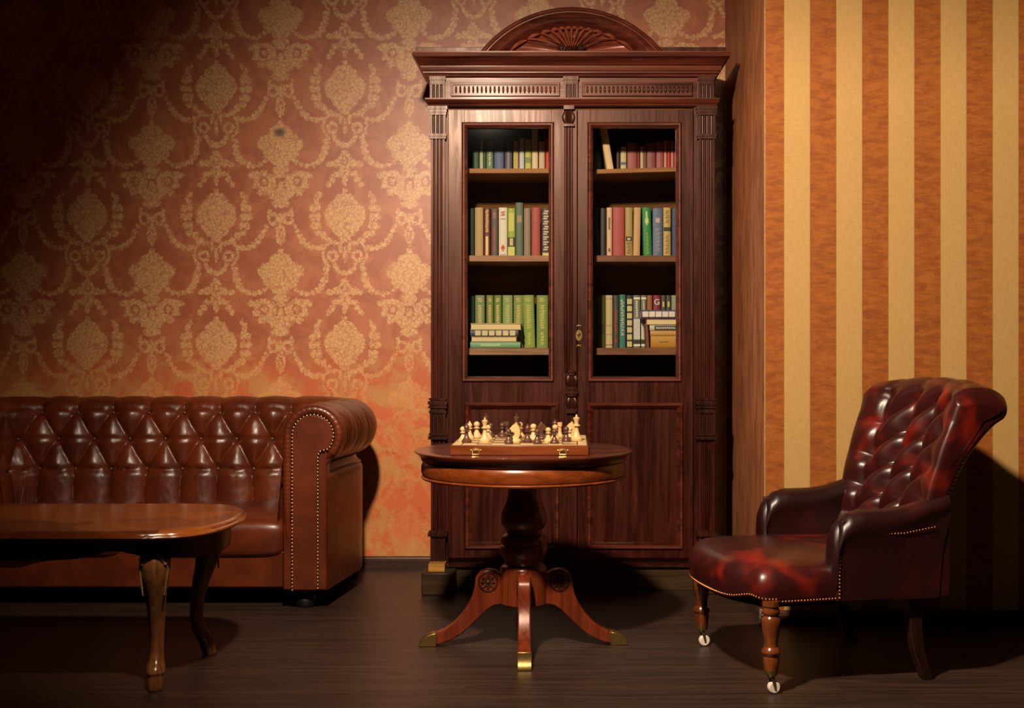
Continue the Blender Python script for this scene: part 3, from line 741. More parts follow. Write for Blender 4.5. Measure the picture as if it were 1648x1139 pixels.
# ================================================================ BOOKS
def book(label, group, px0, px1, topy, zb, rgb, marks=(), d=6.38, D=0.165, lean=0.0, paper_front=False, lying=False, h_m=None, boty=None):
    """upright: px0-px1 is the spine's width; lying: px0-px1 its length, topy..boty its thickness."""
    bmats = [bookmat(rgb), 'paper']
    if lying:
        L = (px1-px0)*d/FPX; wd = (boty-topy)*d/FPX
    else:
        wd = (px1-px0)*d/FPX-0.0008; L = h_m if h_m else Z(topy, d)-zb
    t = 0.003; bul = min(0.006, wd*0.22)
    cov = MB(); pag = MB()
    out = [(-wd/2, D), (-wd/2, 0.003)]
    for q in range(1, 8):
        a = PI*q/8; out.append((-wd/2*math.cos(a), 0.003-bul*math.sin(a)))
    out += [(wd/2, 0.003), (wd/2, D)]
    inn = [(wd/2-t, D), (wd/2-t, 0.006), (-wd/2+t, 0.006), (-wd/2+t, D)]
    cov.prism(out+inn, 0, L, 'z')
    pag.box(-wd/2+t, wd/2-t, 0.006, D-0.004, 0.003, L-0.004)
    mk = []
    for mkk in marks:
        kind, a, b_ = mkk[0], mkk[1], mkk[2]; mt = mkk[3] if len(mkk) > 3 else 'gold'; wf = mkk[4] if len(mkk) > 4 else 0.5
        q = MB(); yf = 0.003-bul-0.0005*len(mk)
        if kind == 'band': q.box(-wd*wf/2, wd*wf/2, yf-0.0006, 0.002, L*a, L*b_)
        elif kind == 'text':
            n = mkk[5] if len(mkk) > 5 else 8; st = L*(b_-a)/n
            for k in range(n):
                r = random.random(); z0 = L*a+st*(k+0.12)
                q.box(-wd*wf/2, wd*wf/2*(0.3+0.7*r), yf-0.0006, 0.002, z0, z0+st*0.28)
                q.box(-wd*wf/2*(0.3+0.7*(1-r)), wd*wf/2, yf-0.0006, 0.002, z0+st*0.42, z0+st*0.72)
        mk.append((q, mt, 'spine_title' if kind == 'text' else 'spine_band'))
    if lying:
        cxm = (X(px0, d)+X(px1, d))/2; loc = (X(px0, d), d, zb+wd/2)
        ry = PI/2
        if paper_front:
            def xf(x, y, z): return (z, D-y, -x)
        else:
            def xf(x, y, z): return (z, y, -x)
    else:
        xl = (X(px0, d)+X(px1, d))/2; loc = (xl, d, zb)
        cs, sn = math.cos(lean), math.sin(lean)
        lift = abs(sn)*wd/2
        def xf(x, y, z): return (x*cs+z*sn, y, -x*sn+z*cs+lift)
    for q in [cov, pag]+[k[0] for k in mk]: q.v = [xf(*p) for p in q.v]
    root = empty('book', loc, 0, label, 'book', group)
    cov.build('cover', bmats[0], root, local=True, sharp=30); pag.build('page_block', 'paper', root, local=True)
    for q, mt, nm in mk: q.build(nm, mt if not isinstance(mt, tuple) else bookmat(mt), root, local=True)
    return root
G1, G2, G3 = 'books on the top shelf', 'books on the middle shelf', 'books on the lowest shelf'
z1, z2, z3 = SL
L_ = 'left door'; 
def row(lst, g, z, d=6.38):
    for it in lst:
        kw = it[5] if len(it) > 5 else {}
        book(it[0], g, it[1], it[2], it[3], z, it[4], kw.get('marks', ()), kw.get('d', d), lean=kw.get('lean', 0.0), h_m=kw.get('h'))
row([
 ('dark green book, leftmost on the top shelf behind the left door', 760, 771.3, 226, (44, 72, 50)),
 ('thin cream-spined book between dark green books, top left shelf', 771.8, 777.6, 226, (190, 186, 150)),
 ('narrow dark green book right of the thin cream spine, top left shelf', 778, 782, 228, (46, 72, 44)),
 ('grey green book with a slanting gold title on top left shelf', 782.5, 793.8, 228, (106, 132, 104), {'marks': [('text', .25, .7, 'gold', .3, 3)]}),
 ('wide slate blue book on the top shelf behind the left door', 795, 811, 222, (84, 96, 142), {'marks': [('band', .03, .10, 'whiteink', .2)]}),
 ('dusky purple book right of the wide slate blue one', 812, 824.4, 222, (88, 74, 92), {'marks': [('band', .1, .8, (140, 130, 140), .2)]}),  # narrow grey band is a highlight painted down the spine
 ('yellow book with fine brown lines on top left shelf', 826, 834.2, 227, (216, 192, 112), {'marks': [('text', .1, .9, (180, 150, 80), .8, 9)]}),
 ('pale lilac grey book on top left shelf beside the yellow one', 835.6, 843.8, 222, (206, 204, 210)),
 ('yellow green book with a green band, top left shelf', 844.8, 855, 224, (196, 192, 92), {'marks': [('band', .32, .48, (110, 140, 70), .9)]}),
 ('tall cream book standing above its neighbours on top left shelf', 855.8, 865.8, 203, (232, 204, 164)),
 ('pinkish cream book between the tall cream one and the red one', 867, 877, 228, (214, 178, 150)),
 ('bright red book, rightmost on the top shelf behind the left door', 877.6, 886, 224, (196, 48, 30)),
], G1, z1, 6.50)
row([
 ('almost hidden blackish green book at the left end of the middle left shelf', 750, 763.3, 335, (30, 44, 28)),
 ('worn tan book with an olive edge on the middle left shelf', 764, 777.8, 334, (184, 146, 96), {'marks': [('band', .02, .98, (170, 134, 50), .9)] if False else []}),
 ('dark red book with gold bands and a pale lower panel, middle left shelf', 778.5, 789, 335, (112, 32, 30), {'marks': [('text', .50, .97, 'gold', .5, 11), ('band', .03, .42, (228, 190, 130), .42)]}),
 ('brown grey book with small red marks down its spine', 790, 801.6, 336, (88, 74, 70), {'marks': [('text', .1, .62, 'redink', .25, 7), ('band', .80, .93, (150, 80, 60), .45)]}),
 ('wide cream white book with a red emblem near its foot', 802.6, 816.4, 334, (228, 212, 192), {'marks': [('band', .15, .21, 'redink', .45), ('band', .20, .24, 'redink', .18), ('band', .11, .14, 'redink', .2), ('text', .83, .93, 'redink', .5, 2), ('band', .765, .772, 'darkink', .6), ('band', .04, .045, 'darkink', .6)]}),
 ('lime green and yellow book with a square dark label', 817, 829, 335, (160, 172, 60), {'marks': [('band', .52, .90, (200, 190, 90), .7), ('band', .21, .40, 'darkink', .95), ('band', .23, .38, (206, 176, 110), .45), ('band', .0, .20, (206, 200, 100), .9)]}),
 ('tall grey green book rising above the rest of the middle left shelf', 829.4, 842, 326, (92, 104, 84), {'marks': [('band', .63, .76, (150, 130, 90), .6)]}),
 ('faded grey brown book on the middle left shelf beside the red one', 842.8, 854, 335, (146, 122, 102)),
 ('brick red cloth book on the middle left shelf', 855, 869.8, 334, (168, 66, 52), {'marks': [('band', .68, .70, (140, 46, 38), .9)]}),
 ('dark brown book with pale bands, rightmost on middle left shelf', 871, 886, 335, (58, 38, 36), {'marks': [('text', .12, .97, (200, 180, 150), .6, 8), ('band', .0, .08, (216, 196, 120), .7)]}),
], G2, z2)
gm = lambda c='gold', n=10: {'marks': [('text', .40 if False else .36, .82, c, .42, n), ('text', .87, .95, c, .5, 2), ('text', .05, .3, c, .3, 4)], 'd': 6.45}
row([
 ('dark bottle green volume at the left end of lowest shelf', 750, 763.5, 476, (34, 58, 40), {'d': 6.45}),
 ('grey green volume with gold title, first of the matching green set', 764.5, 780, 475, (118, 138, 92), gm()),
 ('narrow olive green volume with gold title, second of the green set', 782.5, 794, 475, (118, 134, 60), gm()),
 ('narrow leaf green volume with bright gold title, third of the green set', 795, 807.4, 475, (112, 132, 58), gm((226, 200, 120))),
 ('pale sage green volume, fourth of the matching green set', 808.6, 825, 475, (138, 156, 88), gm((196, 190, 120))),
 ('olive green volume above the stack end, fifth of the green set', 826.4, 842, 475, (130, 144, 72), gm()),
 ('wide leaf green volume leaning left just beside the flat stack', 843.5, 861.5, 475, (138, 158, 66), dict(gm((206, 190, 96)), lean=-0.03)),
 ('wide green volume with gold title, rightmost of the green set', 863.5, 882, 475, (128, 146, 72), gm((214, 196, 96))),
], G3, z3)
# flat stack behind the left door
ST = 'stack of books lying on the lowest left shelf'
zz = z3; dS = 6.295
def lay(label, pa, pb, ty, by, rgb, marks=(), pf=False, g=ST, D=0.13, zoff=0):
    global zz
    th = (by-ty)*dS/FPX
    b = book(label, g, pa, pb, ty, zz+0.0003, rgb, marks, dS, D, 0, pf, True, boty=by); zz += th+0.0006; return b
lay('mint green book lying flat at the bottom of the left stack', 757, 837.5, 550.3, 560, (116, 164, 124), [('band', .2, .6, (170, 200, 150), .35)])
lay('book lying with cream pages outward, second from the bottom of the left stack', 758, 832, 541, 550, (150, 112, 70), pf=True)
lay('navy book with cream squares on its spine lying in the left stack', 757, 834, 530.5, 540.5, (70, 66, 96), [('band', .10+.145*k, .215+.145*k, (214, 196, 150), .8) for k in range(6)])
lay('thick book with cream pages outward on top of the left stack', 757, 839, 519.5, 530, (190, 156, 108), pf=True)
# right door
z1r, z2r, z3r = SR
z1r += 0.004
row([
 ('blackish book in shadow at the left end of the top right shelf', 948, 968, 218, (44, 40, 28)),
 ('dark maroon book in shadow just right of the leaning cream book', 992, 997.5, 236, (70, 24, 30)),
 ('small cream book with a blue band on the top right shelf', 998.5, 1008.3, 236, (206, 192, 140), {'marks': [('band', .34, .44, (90, 96, 130), .95)]}),
 ('wide rose red book on the top right shelf', 1009.3, 1025, 230, (164, 82, 78)),
 ('narrow crimson book beside the wide rose red one', 1025.4, 1029.8, 232, (124, 34, 36)),
 ('cream spined narrow book among the red books', 1030.3, 1036, 236, (206, 172, 132)),
 ('narrow brown book right of the cream spine among the red books', 1036.4, 1040, 234, (134, 84, 44)),
 ('faded plum red book in the middle of the red books', 1040.6, 1055, 230, (142, 72, 80)),
 ('dusty rose book on the top right shelf', 1055.8, 1068, 228, (168, 80, 80)),
 ('pink and white narrow book beside the scarlet one', 1068.6, 1073.2, 226, (206, 142, 124)),
 ('scarlet book near the right end of the top right shelf', 1073.6, 1079.3, 226, (186, 34, 18)),
 ('thin pink book right of the scarlet book', 1079.8, 1084, 226, (210, 132, 122)),
 ('red book at the far right end of the top right shelf', 1084.4, 1092, 226, (178, 44, 34)),
], G1, z1r, 6.50)
book('cream book leaning to the left on the top right shelf', G1, 977, 988.5, 200, z1r-0.003, (232, 192, 138), (), 6.39, lean=-0.165, h_m=0.27)
row([
 ('black green book in shadow at the left end of the middle right shelf', 948, 964.4, 335, (32, 38, 28)),
 ('dark brown book left of the pale pink one on the middle right shelf', 965.5, 975.6, 335, (46, 26, 22)),
 ('pale peach book with a dark label on the middle right shelf', 976.3, 985, 334, (222, 178, 140), {'marks': [('band', .55, .80, (120, 84, 60), .35), ('band', .10, .17, (120, 84, 60), .4)]}),
 ('wide faded red book on the middle right shelf', 985.6, 1005.3, 334, (172, 66, 60)),
 ('olive gold book with a small dark square low on its spine', 1006, 1018, 334, (172, 144, 80), {'marks': [('band', .32, .41, 'darkink', .8), ('band', .34, .38, (200, 190, 170), .4), ('text', .05, .3, (130, 100, 50), .5, 4)]}),
 ('tan and cream book leaning slightly right beside the green one', 1018.6, 1030, 334, (200, 154, 106), {'lean': 0.02}),
 ('bright green book with a cream ornament on the middle right shelf', 1035.5, 1049.6, 334, (36, 128, 56), {'lean': -0.03, 'marks': [('band', .64, .92, (196, 206, 130), .2), ('band', .68, .78, (206, 206, 130), .38), ('text', .05, .5, (150, 160, 70), .25, 7)]}),
 ('greyish blue book right of the bright green one', 1050.4, 1066.6, 335, (92, 104, 136), {'marks': [('band', .70, .80, (190, 160, 150), .4), ('text', .1, .6, (150, 136, 150), .5, 6)]}),
 ('golden yellow book with a dark square halfway up its spine', 1067.4, 1079.6, 334, (196, 160, 88), {'marks': [('band', .52, .60, 'darkink', .9), ('text', .05, .45, (150, 110, 60), .5, 5), ('text', .68, .95, (150, 110, 60), .5, 3)]}),
 ('navy blue book at the right end of the middle right shelf', 1081, 1092, 335, (46, 52, 90)),
], G2, z2r)
gr = {'d': 6.45}
row([
 ('blue black book at the left end of the lowest right shelf', 948, 959.4, 476, (34, 34, 44), gr),
 ('olive book with a dark square label on the lowest right shelf', 960.2, 974, 475, (86, 84, 24), dict(gr, marks=[('band', .27, .46, 'darkink', .8), ('band', .32, .42, (90, 76, 50), .3)])),
 ('pale beige book with thin brown rules on the lowest right shelf', 974.6, 986, 475, (204, 178, 128), dict(gr, marks=[('band', .05, .06, 'darkink', .9), ('band', .25, .255, (150, 110, 70), .9), ('band', .42, .425, (150, 110, 70), .9), ('band', .93, .935, (150, 110, 70), .9)])),
 ('dark grey book with vertical red lettering', 986.6, 996, 475, (72, 62, 56), dict(gr, marks=[('text', .28, .72, (170, 50, 40), .5, 8), ('band', .10, .18, (150, 44, 36), .4)])),
 ('teal green book with large white vertical lettering', 996.6, 1007, 474, (58, 118, 98), dict(gr, marks=[])),
 ('navy book with a column of cream squares standing on the lowest shelf', 1007.8, 1018.4, 475, (50, 46, 66), dict(gr, marks=[('band', .02+.135*k, .12+.135*k, (214, 190, 130), .75) for k in range(7)])),
 ('thick grey book with a long white label, left of its thinner twin', 1019, 1030.6, 475, (120, 114, 98), dict(gr, marks=[('band', .16, .55, (206, 200, 196), .9), ('text', .58, .90, 'whiteink', .35, 8), ('band', .92, .96, 'whiteink', .9), ('band', .07, .15, 'darkink', .9), ('band', .03, .07, 'whiteink', .9)])),
 ('thinner grey book with a white label, partly behind the right stack', 1031.4, 1040.4, 475, (120, 114, 98), dict(gr, marks=[('band', .16, .55, (206, 200, 196), .9), ('text', .58, .90, 'whiteink', .35, 8), ('band', .92, .96, 'whiteink', .9), ('band', .07, .15, 'darkink', .9), ('band', .03, .07, 'whiteink', .9)])),
 ('orange brown book standing behind the right stack', 1041, 1050, 475, (156, 92, 44), gr),
 ('maroon book with a white letter G standing behind the right stack', 1051, 1063.3, 475, (132, 26, 48), gr),
 ('dark grey book with a gold tip, right of the maroon book', 1064, 1071.3, 475, (82, 74, 60), dict(gr, marks=[('band', .78, .88, (200, 190, 110), .4)])),
 ('charcoal book with a gold tip, second right of the maroon book', 1072, 1079.8, 475, (74, 66, 54), dict(gr, marks=[('band', .78, .88, (206, 190, 120), .4)])),
 ('grey green book at the right end behind the right stack', 1080.6, 1092, 475, (148, 146, 118), gr),
], G3, z3r)
# lettering that can be read: vertical white title and the G
def text_on(parent, txt, size, loc, mat, rot, name):
    c = bpy.data.curves.new(name, 'FONT'); c.body = txt; c.size = size; c.align_x = 'CENTER'; c.align_y = 'CENTER'; c.extrude = 0.0006
    o = bpy.data.objects.new(name, c); col.objects.link(o)
    dg = bpy.context.evaluated_depsgraph_get(); me = bpy.data.meshes.new_from_object(o.evaluated_get(dg)); bpy.data.objects.remove(o)
    q = bpy.data.objects.new(name, me); col.objects.link(q); q.parent = parent; q.location = loc; q.rotation_euler = rot
    me.materials.clear(); me.materials.append(MT[mat]); return q
for o in list(col.objects):
    if o.get('label') == 'teal green book with large white vertical lettering':
        text_on(o, 'КУЛИНАРИЯ', 0.0215, (0.001, -0.0042, 0.150), 'whiteink', (PI/2, -PI/2, 0), 'spine_title').scale = (1.35, 1.0, 1)
    if o.get('label') == 'maroon book with a white letter G standing behind the right stack':
        text_on(o, 'G', 0.040, (0.0, -0.0042, 0.225), 'whiteink', (PI/2, 0, 0), 'spine_title')
zz = z3r; ST2 = 'stack of books lying on the lowest right shelf'
lay('thick mustard yellow book at the bottom of the right stack', 1047, 1094, 540.5, 560, (188, 132, 44), [('band', .30, .62, (110, 70, 24), .06)], g=ST2)
lay('sand coloured book lying on the mustard yellow one', 1046.5, 1094, 532, 540, (200, 146, 78), g=ST2)
lay('thin white book with a dark title strip lying in the right stack', 1045.5, 1094, 522.5, 531.5, (196, 190, 166), [('band', .16, .92, 'darkink', .75), ('text', .20, .85, 'whiteink', .35, 9)], g=ST2)
lay('brown book lying with cream pages outward in the right stack', 1040, 1094, 511.5, 521.5, (112, 62, 30), pf=True, g=ST2)
lay('navy book with broad cream squares on top of the right stack', 1031.5, 1094, 496.5, 510.5, (68, 62, 104), [('band', .04+.17*k, .19+.17*k, (230, 212, 196), .62) for k in range(5)], g=ST2)
book('thin brown book leaning between the grey books and the right stack', ST2, 1040.5, 1045.5, 520, z3r, (120, 66, 36), (), 6.30, 0.13, lean=-0.06, h_m=0.118)

# ================================================================ SOFA
sofa = empty('chesterfield_sofa', (-1.9, 6.2, 0), 0, 'brown leather chesterfield sofa with deep button tufting and nailed rolled arms', 'sofa')
P3, P2, P1, P0 = (-1.205, 5.73), (-1.125, 6.36), (-2.66, 6.36), (-2.58, 5.73)
raw = []
def corner(a, b, c, r):
    A, B_, C_ = Vector(a), Vector(b), Vector(c); u = (A-B_).normalized(); v = (C_-B_).normalized()
    return [tuple((B_+u*r)*(1-t)**2+B_*2*t*(1-t)+(B_+v*r)*t**2) for t in [k/14 for k in range(15)]]
raw = [P0]+corner(P0, P1, P2, 0.13)+corner(P1, P2, P3, 0.13)+[P3]
pts = [Vector(p) for p in raw]; cum = [0]
for i in range(1, len(pts)): cum.append(cum[-1]+(pts[i]-pts[i-1]).length)
SLN = cum[-1]
def pathp(s):
    s = min(max(s, 0), SLN)
    for i in range(1, len(pts)):
        if s <= cum[i] or i == len(pts)-1:
            t = (s-cum[i-1])/(cum[i]-cum[i-1]); return pts[i-1].lerp(pts[i], t)
def frame_at(s):
    p = pathp(s); e = 0.02; t = (pathp(s+e)-pathp(s-e)).normalized()
    return p, Vector((-t.y, t.x))          # outward for travel from left arm round to right arm
s_ref = None
for k in range(4000):
    s = SLN*k/3999; p = pathp(s)
    if p.y > 6.3 and p.x > -1.405: s_ref = s; break
PS = 0.174; RB = 0.13; ZB = 0.765
T3, T2, T1 = 0.173, 0.318, 0.463
TA = 0.385                                  # t where the roll begins (z=ZB)
TEND = TA+RB*math.radians(245)
def prof_s(t):
    """profile: returns (o, z, no, nz) with normal"""
    if t <= TA:
        z = 0.38+t; o = -0.035*(1-t/TA); L = math.hypot(0.035/TA, 1)
        return o, z, -1/L, (0.035/TA)/L
    a = PI-(t-TA)/RB
    return RB+RB*math.cos(a), ZB+RB*math.sin(a), math.cos(a), math.sin(a)
def crease(v, w_): return min(1.0, abs(math.sin(PI*v))/w_)
def tuft(s, t):
    a0 = (s-s_ref)/PS
    rt = (t-T2)/(T1-T2)                       # row coordinate, 0 = row 2
    def ff(x, p=0.55): return abs(math.sin(PI*x))**(p*1.35)
    if t < T3:                                # flutes
        h = ff(a0+0.5, 0.42)*0.92; k = min(1, (T3-t)/0.05)
        e = abs(T3-t)/0.03
        h *= 0.55+0.45*min(1, e)
        h *= 1.0
    elif t > T1:
        h = ff(a0+0.5, 0.45)*0.85; e = (t-T1)/0.03; h *= 0.6+0.4*min(1, e)
        fade = max(0.0, 1-(t-T1)/0.20)**1.5; h = h*(0.10+0.90*fade)+0.5*(1-fade)*0.72
    else:
        u = a0/1.0; A = (u+rt*0.5); B_ = (u-rt*0.5)
        h = (ff(A, .5)*ff(B_, .5))
        h = 0.12*0+h*0.95
        hr = min(abs(rt)*(T1-T2), 9)/0.016
        h *= 0.80+0.20*min(1, hr)
        h *= 0.75+0.25*min(1, min(abs(t-T3), abs(t-T1))/0.02) if min(abs(t-T3), abs(t-T1)) < 0.02 else 1
    # buttons pull deepest
    for row_, tr, ph in ((3, T3, 0.5), (2, T2, 0.0), (1, T1, 0.5)):
        da = (a0-ph); da = (da-round(da))*PS; dd = math.hypot(da, t-tr)
        h -= 0.55*math.exp(-(dd/0.018)**2)
    return h
HS = 0.040
m = MB(); NS, NT = 640, 110
tl = [TEND*j/(NT-1) for j in range(NT)]
fr_c = [frame_at(SLN*i/(NS-1)) for i in range(NS)]
from mathutils import noise as mnoise
def fn(i, j):
    s = SLN*i/(NS-1); p, n = fr_c[i]; t = tl[j]; o, z, no, nz = prof_s(t)
    q_ = Vector((s*9, t*9, 0)); ws = mnoise.noise(q_)*0.007; wt = mnoise.noise(q_+Vector((0, 0, 7)))*0.006
    wr = mnoise.noise(Vector((s*38, t*30, 3)))*0.0016+mnoise.noise(Vector((s*110, t*60, 9)))*0.0005
    end = min(s, SLN-s); k = min(1.0, end/0.05)
    h = (tuft(s+ws, t+wt*(0.25 if t < T3*0.6 else 1))-0.4)*HS*(k if k < 1 else 1)+wr
    o2 = o+no*h; z2 = z+nz*h
    # slight fattening of the roll at the corners
    return (p.x+n.x*o2, p.y+n.y*o2, z2)
m.grid(fn, NS, NT)
up = m.build('tufted_upholstery', 'sofa', sofa, sharp=75)
# buttons
bp = None
for row_, tr, ph in ((3, T3, 0.5), (2, T2, 0.0), (1, T1, 0.5)):
    k0 = math.ceil((0.06-s_ref)/PS-ph); k1 = math.floor((SLN-0.06-s_ref)/PS-ph)
    for k in range(k0, k1+1):
        s = s_ref+(k+ph)*PS; p, n = frame_at(s); o, z, no, nz = prof_s(tr); h = (-0.62-0.15)*HS
        c = Vector((p.x+n.x*(o+no*h), p.y+n.y*(o+no*h), z+nz*h)); ax = Vector((n.x*no, n.y*no, nz))
        if bp is None:
            q = MB(); q.dome((0, 0, 0), 0.0095, (0, 0, 1), 12, 0.6); bp = q.build('button', 'sofa', sofa, local=True); ob = bp
        else:
            ob = bp.copy(); col.objects.link(ob); ob.parent = sofa
        ob.location = c+ax*0.004-Vector(ORG[sofa.name]); ob.rotation_euler = ax.to_track_quat('Z', 'Y').to_euler()
# outer shell: under the roll and down the outside
m = MB()
oprof = [(RB*0.75, ZB-RB*0.80), (0.16, ZB-RB*1.02), (0.172, 0.605), (0.19, 0.585), (0.193, 0.57), (0.193, 0.30), (0.192, 0.087), (0.02, 0.087)]
def fn(i, j):
    s = SLN*i/79; p, n = frame_at(s); o, z = oprof[j]; return (p.x+n.x*o, p.y+n.y*o, z)
m.grid(fn, 80, len(oprof)); m.build('outer_panel', 'sofa', sofa, sharp=40)
m = MB()
for zc, oo in ((0.598, 0.180),):
    m.tube([(lambda pn: (pn[0].x+pn[1].x*oo, pn[0].y+pn[1].y*oo, zc))(frame_at(SLN*i/79)) for i in range(80)], 0.006, 8)
m.build('piping', 'sofa', sofa)
# arm fronts
def arm_front(sgn, name='arm_front'):
    # sgn=+1 right arm, -1 left arm; local (o,z) -> world
    p, n = frame_at(SLN if sgn > 0 else 0)
    ex = Vector((1, 0)) if sgn > 0 else Vector((-1, 0))
    x0 = p.x; y = 5.70
    W_x = lambda o: x0+ex.x*o
    out = [(-0.004, 0.087), (-0.004, ZB)]
    for q in range(1, 30):
        a = PI-(PI+math.radians(58))*q/30; out.append((RB+(RB+0.002)*math.cos(a), ZB+(RB+0.002)*math.sin(a)))
    out += [(0.190, 0.640), (0.190, 0.60), (0.190, 0.087)]
    m = MB(); m.prism([(W_x(o), z) for o, z in out], y+0.004, y+0.07, 'y'); af = m.build(name, 'sofa', sofa, bevel=0.008)
    # padded pleated border between edge and nails
    path = [(0.018, 0.30), (0.018, 0.45), (0.018, 0.60)]+[(0.018, ZB-0.02)]
    for q in range(0, 25):
        a = PI-(PI+math.radians(50))*q/24; path.append((RB+0.112*math.cos(a), ZB+0.112*math.sin(a)))
    path += [(0.183, 0.655)]
    # resample
    P_ = [Vector((W_x(o), y+0.006, z)) for o, z in path]; res = []
    for i in range(len(P_)-1):
        L = (P_[i+1]-P_[i]).length; k = max(1, int(L/0.004)); res += [P_[i].lerp(P_[i+1], q/k) for q in range(k)]
    res.append(P_[-1]); nr = len(res)
    rad = [(0.0205*(min(1, i/(nr*0.25))**0.5+0.02) if i < nr*0.25 else 0.0205)*(1-0.06*(i % 5 == 0)) * (1 if i < nr-12 else max(0.25, (nr-i)/12)) for i in range(nr)]
    m = MB(); m.tube(res, rad, 12); m.build('pleated_border', 'sofa', af, sharp=80)
    # panel inside the nails, slightly padded
    nl = [(0.040, 0.09), (0.040, ZB)]
    for q in range(1, 20):
        a = PI-(PI+math.radians(42))*q/19; nl.append((RB+0.090*math.cos(a), ZB+0.090*math.sin(a)))
    nl += [(0.160, 0.695), (0.152, 0.675), (0.152, 0.09)]
    m = MB(); m.prism([(W_x(o), z) for o, z in nl], y-0.010, y+0.006, 'y'); m.build('front_panel', 'sofa', af, bevel=0.005)
    P_ = [Vector((W_x(o), y-0.010, z)) for o, z in nl]; m = MB(); acc = 0.0; step = 0.0158; nxt = 0
    for i in range(len(P_)-1):
        L = (P_[i+1]-P_[i]).length
        while nxt <= acc+L:
            c = P_[i].lerp(P_[i+1], (nxt-acc)/L); m.dome((c.x, c.y+0.001, c.z), 0.0056, (0, -1, 0), 10, 0.75); nxt += step
        acc += L
    m.build('nailhead_trim', 'nail', af)
arm_front(1); arm_front(-1)
# seat cushions, front rail, feet
def softbox(m, x0, x1, y0, y1, z0, z1, ex=4.0, ey=4.0, n=40, puff=0.0, mi=0):
    cx0, cy0, cz0 = (x0+x1)/2, (y0+y1)/2, (z0+z1)/2; hx, hy, hz = (x1-x0)/2, (y1-y0)/2, (z1-z0)/2
    def se(c, e): return math.copysign(abs(c)**e, c)
    def fn(i, j):
        la = -PI/2+PI*i/(n//2); lo = 2*PI*j/n
        cl, sl_ = se(math.cos(la), 0.35), se(math.sin(la), 0.45)
        x = cl*se(math.cos(lo), 0.22); y = cl*se(math.sin(lo), 0.30)
        zp = sl_*hz+(puff*max(0, 1-x*x)*max(0, 1-y*y) if sl_ > 0 else 0)
        return (cx0+hx*x, cy0+hy*y, cz0+zp)
    m.grid(fn, n//2+1, n, cv=True, mi=mi)
XM = -1.90
for a, b_ in ((XM+0.002, -1.185), (-2.61, XM-0.002)):
    m = MB(); softbox(m, a, b_, 5.735, 6.36, 0.205, 0.40, n=72, puff=0.03); m.build('seat_cushion', 'sofa', sofa, sharp=80)
m = MB(); m.box(-2.60, -1.19, 5.765, 5.80, 0.087, 0.25); m.build('front_rail', 'sofa', sofa, bevel=0.008)
m = MB(); m.box(-2.72, -1.07, 5.80, 6.5, 0.085, 0.22); m.build('seat_base', 'under', sofa)
for x, y in ((-1.125, 5.79), (-2.66, 5.79), (-1.04, 6.48), (-2.74, 6.48)):
    m = MB(); m.lathe([(0.036, 0.0), (0.044, 0.012), (0.046, 0.035), (0.038, 0.052), (0.032, 0.058), (0.040, 0.066), (0.040, 0.088)], (x, y, 0), 24); m.build('foot', 'black', sofa)

# ================================================================ COFFEE TABLE
ct = empty('coffee_table', (-1.83, 4.68, 0), 0, 'low oblong walnut coffee table with curved ends and cabriole legs before the sofa', 'coffee table')
CXL, CXR, CYF, CYB, CH = -2.52, -1.143, 4.30, 5.06, 0.552
cxm, cym = (CXL+CXR)/2, (CYF+CYB)/2
def table_outline(ins):
    hx = (CXR-CXL)/2-ins; hy = (CYB-CYF)/2-ins; xs = hx-0.22; o = []
    # right end: straight, a small notch, then the curve
    q = [(xs-0.04, -hy), (xs-0.005, -hy), (xs+0.004, -hy+0.006), (xs+0.022, -hy+0.006), (xs+0.032, -hy+0.014)]
    R = []
    for k in range(1, 22):
        a = -PI/2+PI*k/22
        R.append((xs+0.030+(hx-xs-0.030)*abs(math.cos(a))**0.80, (hy-0.016)*math.copysign(abs(math.sin(a))**0.95, math.sin(a))))
    right = q+R+[(x, -y) for x, y in q[::-1]]
    left = [(-x, -y) for x, y in right]
    return [(cxm+x, cym+y) for x, y in right+left]
prof = [(0.030, CH-0.030), (0.010, CH-0.030), (0.003, CH-0.026), (0.0, CH-0.021), (0.002, CH-0.016), (0.008, CH-0.013), (0.010, CH-0.008), (0.016, CH-0.002), (0.022, CH)]
outs = [table_outline(i) for i, _ in prof]; n = len(outs[0]); m = MB()
vs = []
for k, (i_, z) in enumerate(prof): vs += [(x, y, z) for x, y in outs[k]]
fs = [(k*n+i, k*n+(i+1) % n, (k+1)*n+(i+1) % n, (k+1)*n+i) for k in range(len(prof)-1) for i in range(n)]
fs += [tuple(range(n))[::-1]]
m.add(vs, fs, 0)
m.add([(x, y, CH) for x, y in outs[-1]], [tuple(range(n))], 0)
m.build('tabletop', 'veneer', ct, sharp=40)
# apron with wavy lower edge
ao = table_outline(0.055); m = MB(); vs = []; ai = table_outline(0.075)
for k, (x, y) in enumerate(ao):
    pass
def dens(o, step=0.02):
    r = []
    for i in range(len(o)):
        a, b_ = Vector(o[i]), Vector(o[(i+1) % len(o)]); L = (b_-a).length; k = max(1, int(L/step)); r += [tuple(a.lerp(b_, q/k)) for q in range(k)]
    return r
da_ = dens(ao); n = len(da_); 
ctr = Vector((cxm, cym))
def wave(x, y): return CH-0.030-0.070-0.022*math.cos((x-cxm)*9.0)*1.0-0.006*math.cos((x-cxm)*27)
for (x, y) in da_:
    nn = (Vector((x, y))-ctr).normalized(); z = wave(x, y)
    vs += [(x, y, CH-0.030), (x+nn.x*0.004, y+nn.y*0.004, CH-0.060), (x, y, z), (x-nn.x*0.018, y-nn.y*0.018, z), (x-nn.x*0.018, y-nn.y*0.018, CH-0.030)]
fs = [(i*5+q, ((i+1) % n)*5+q, ((i+1) % n)*5+(q+1) % 5, i*5+(q+1) % 5) for i in range(n) for q in range(5)]
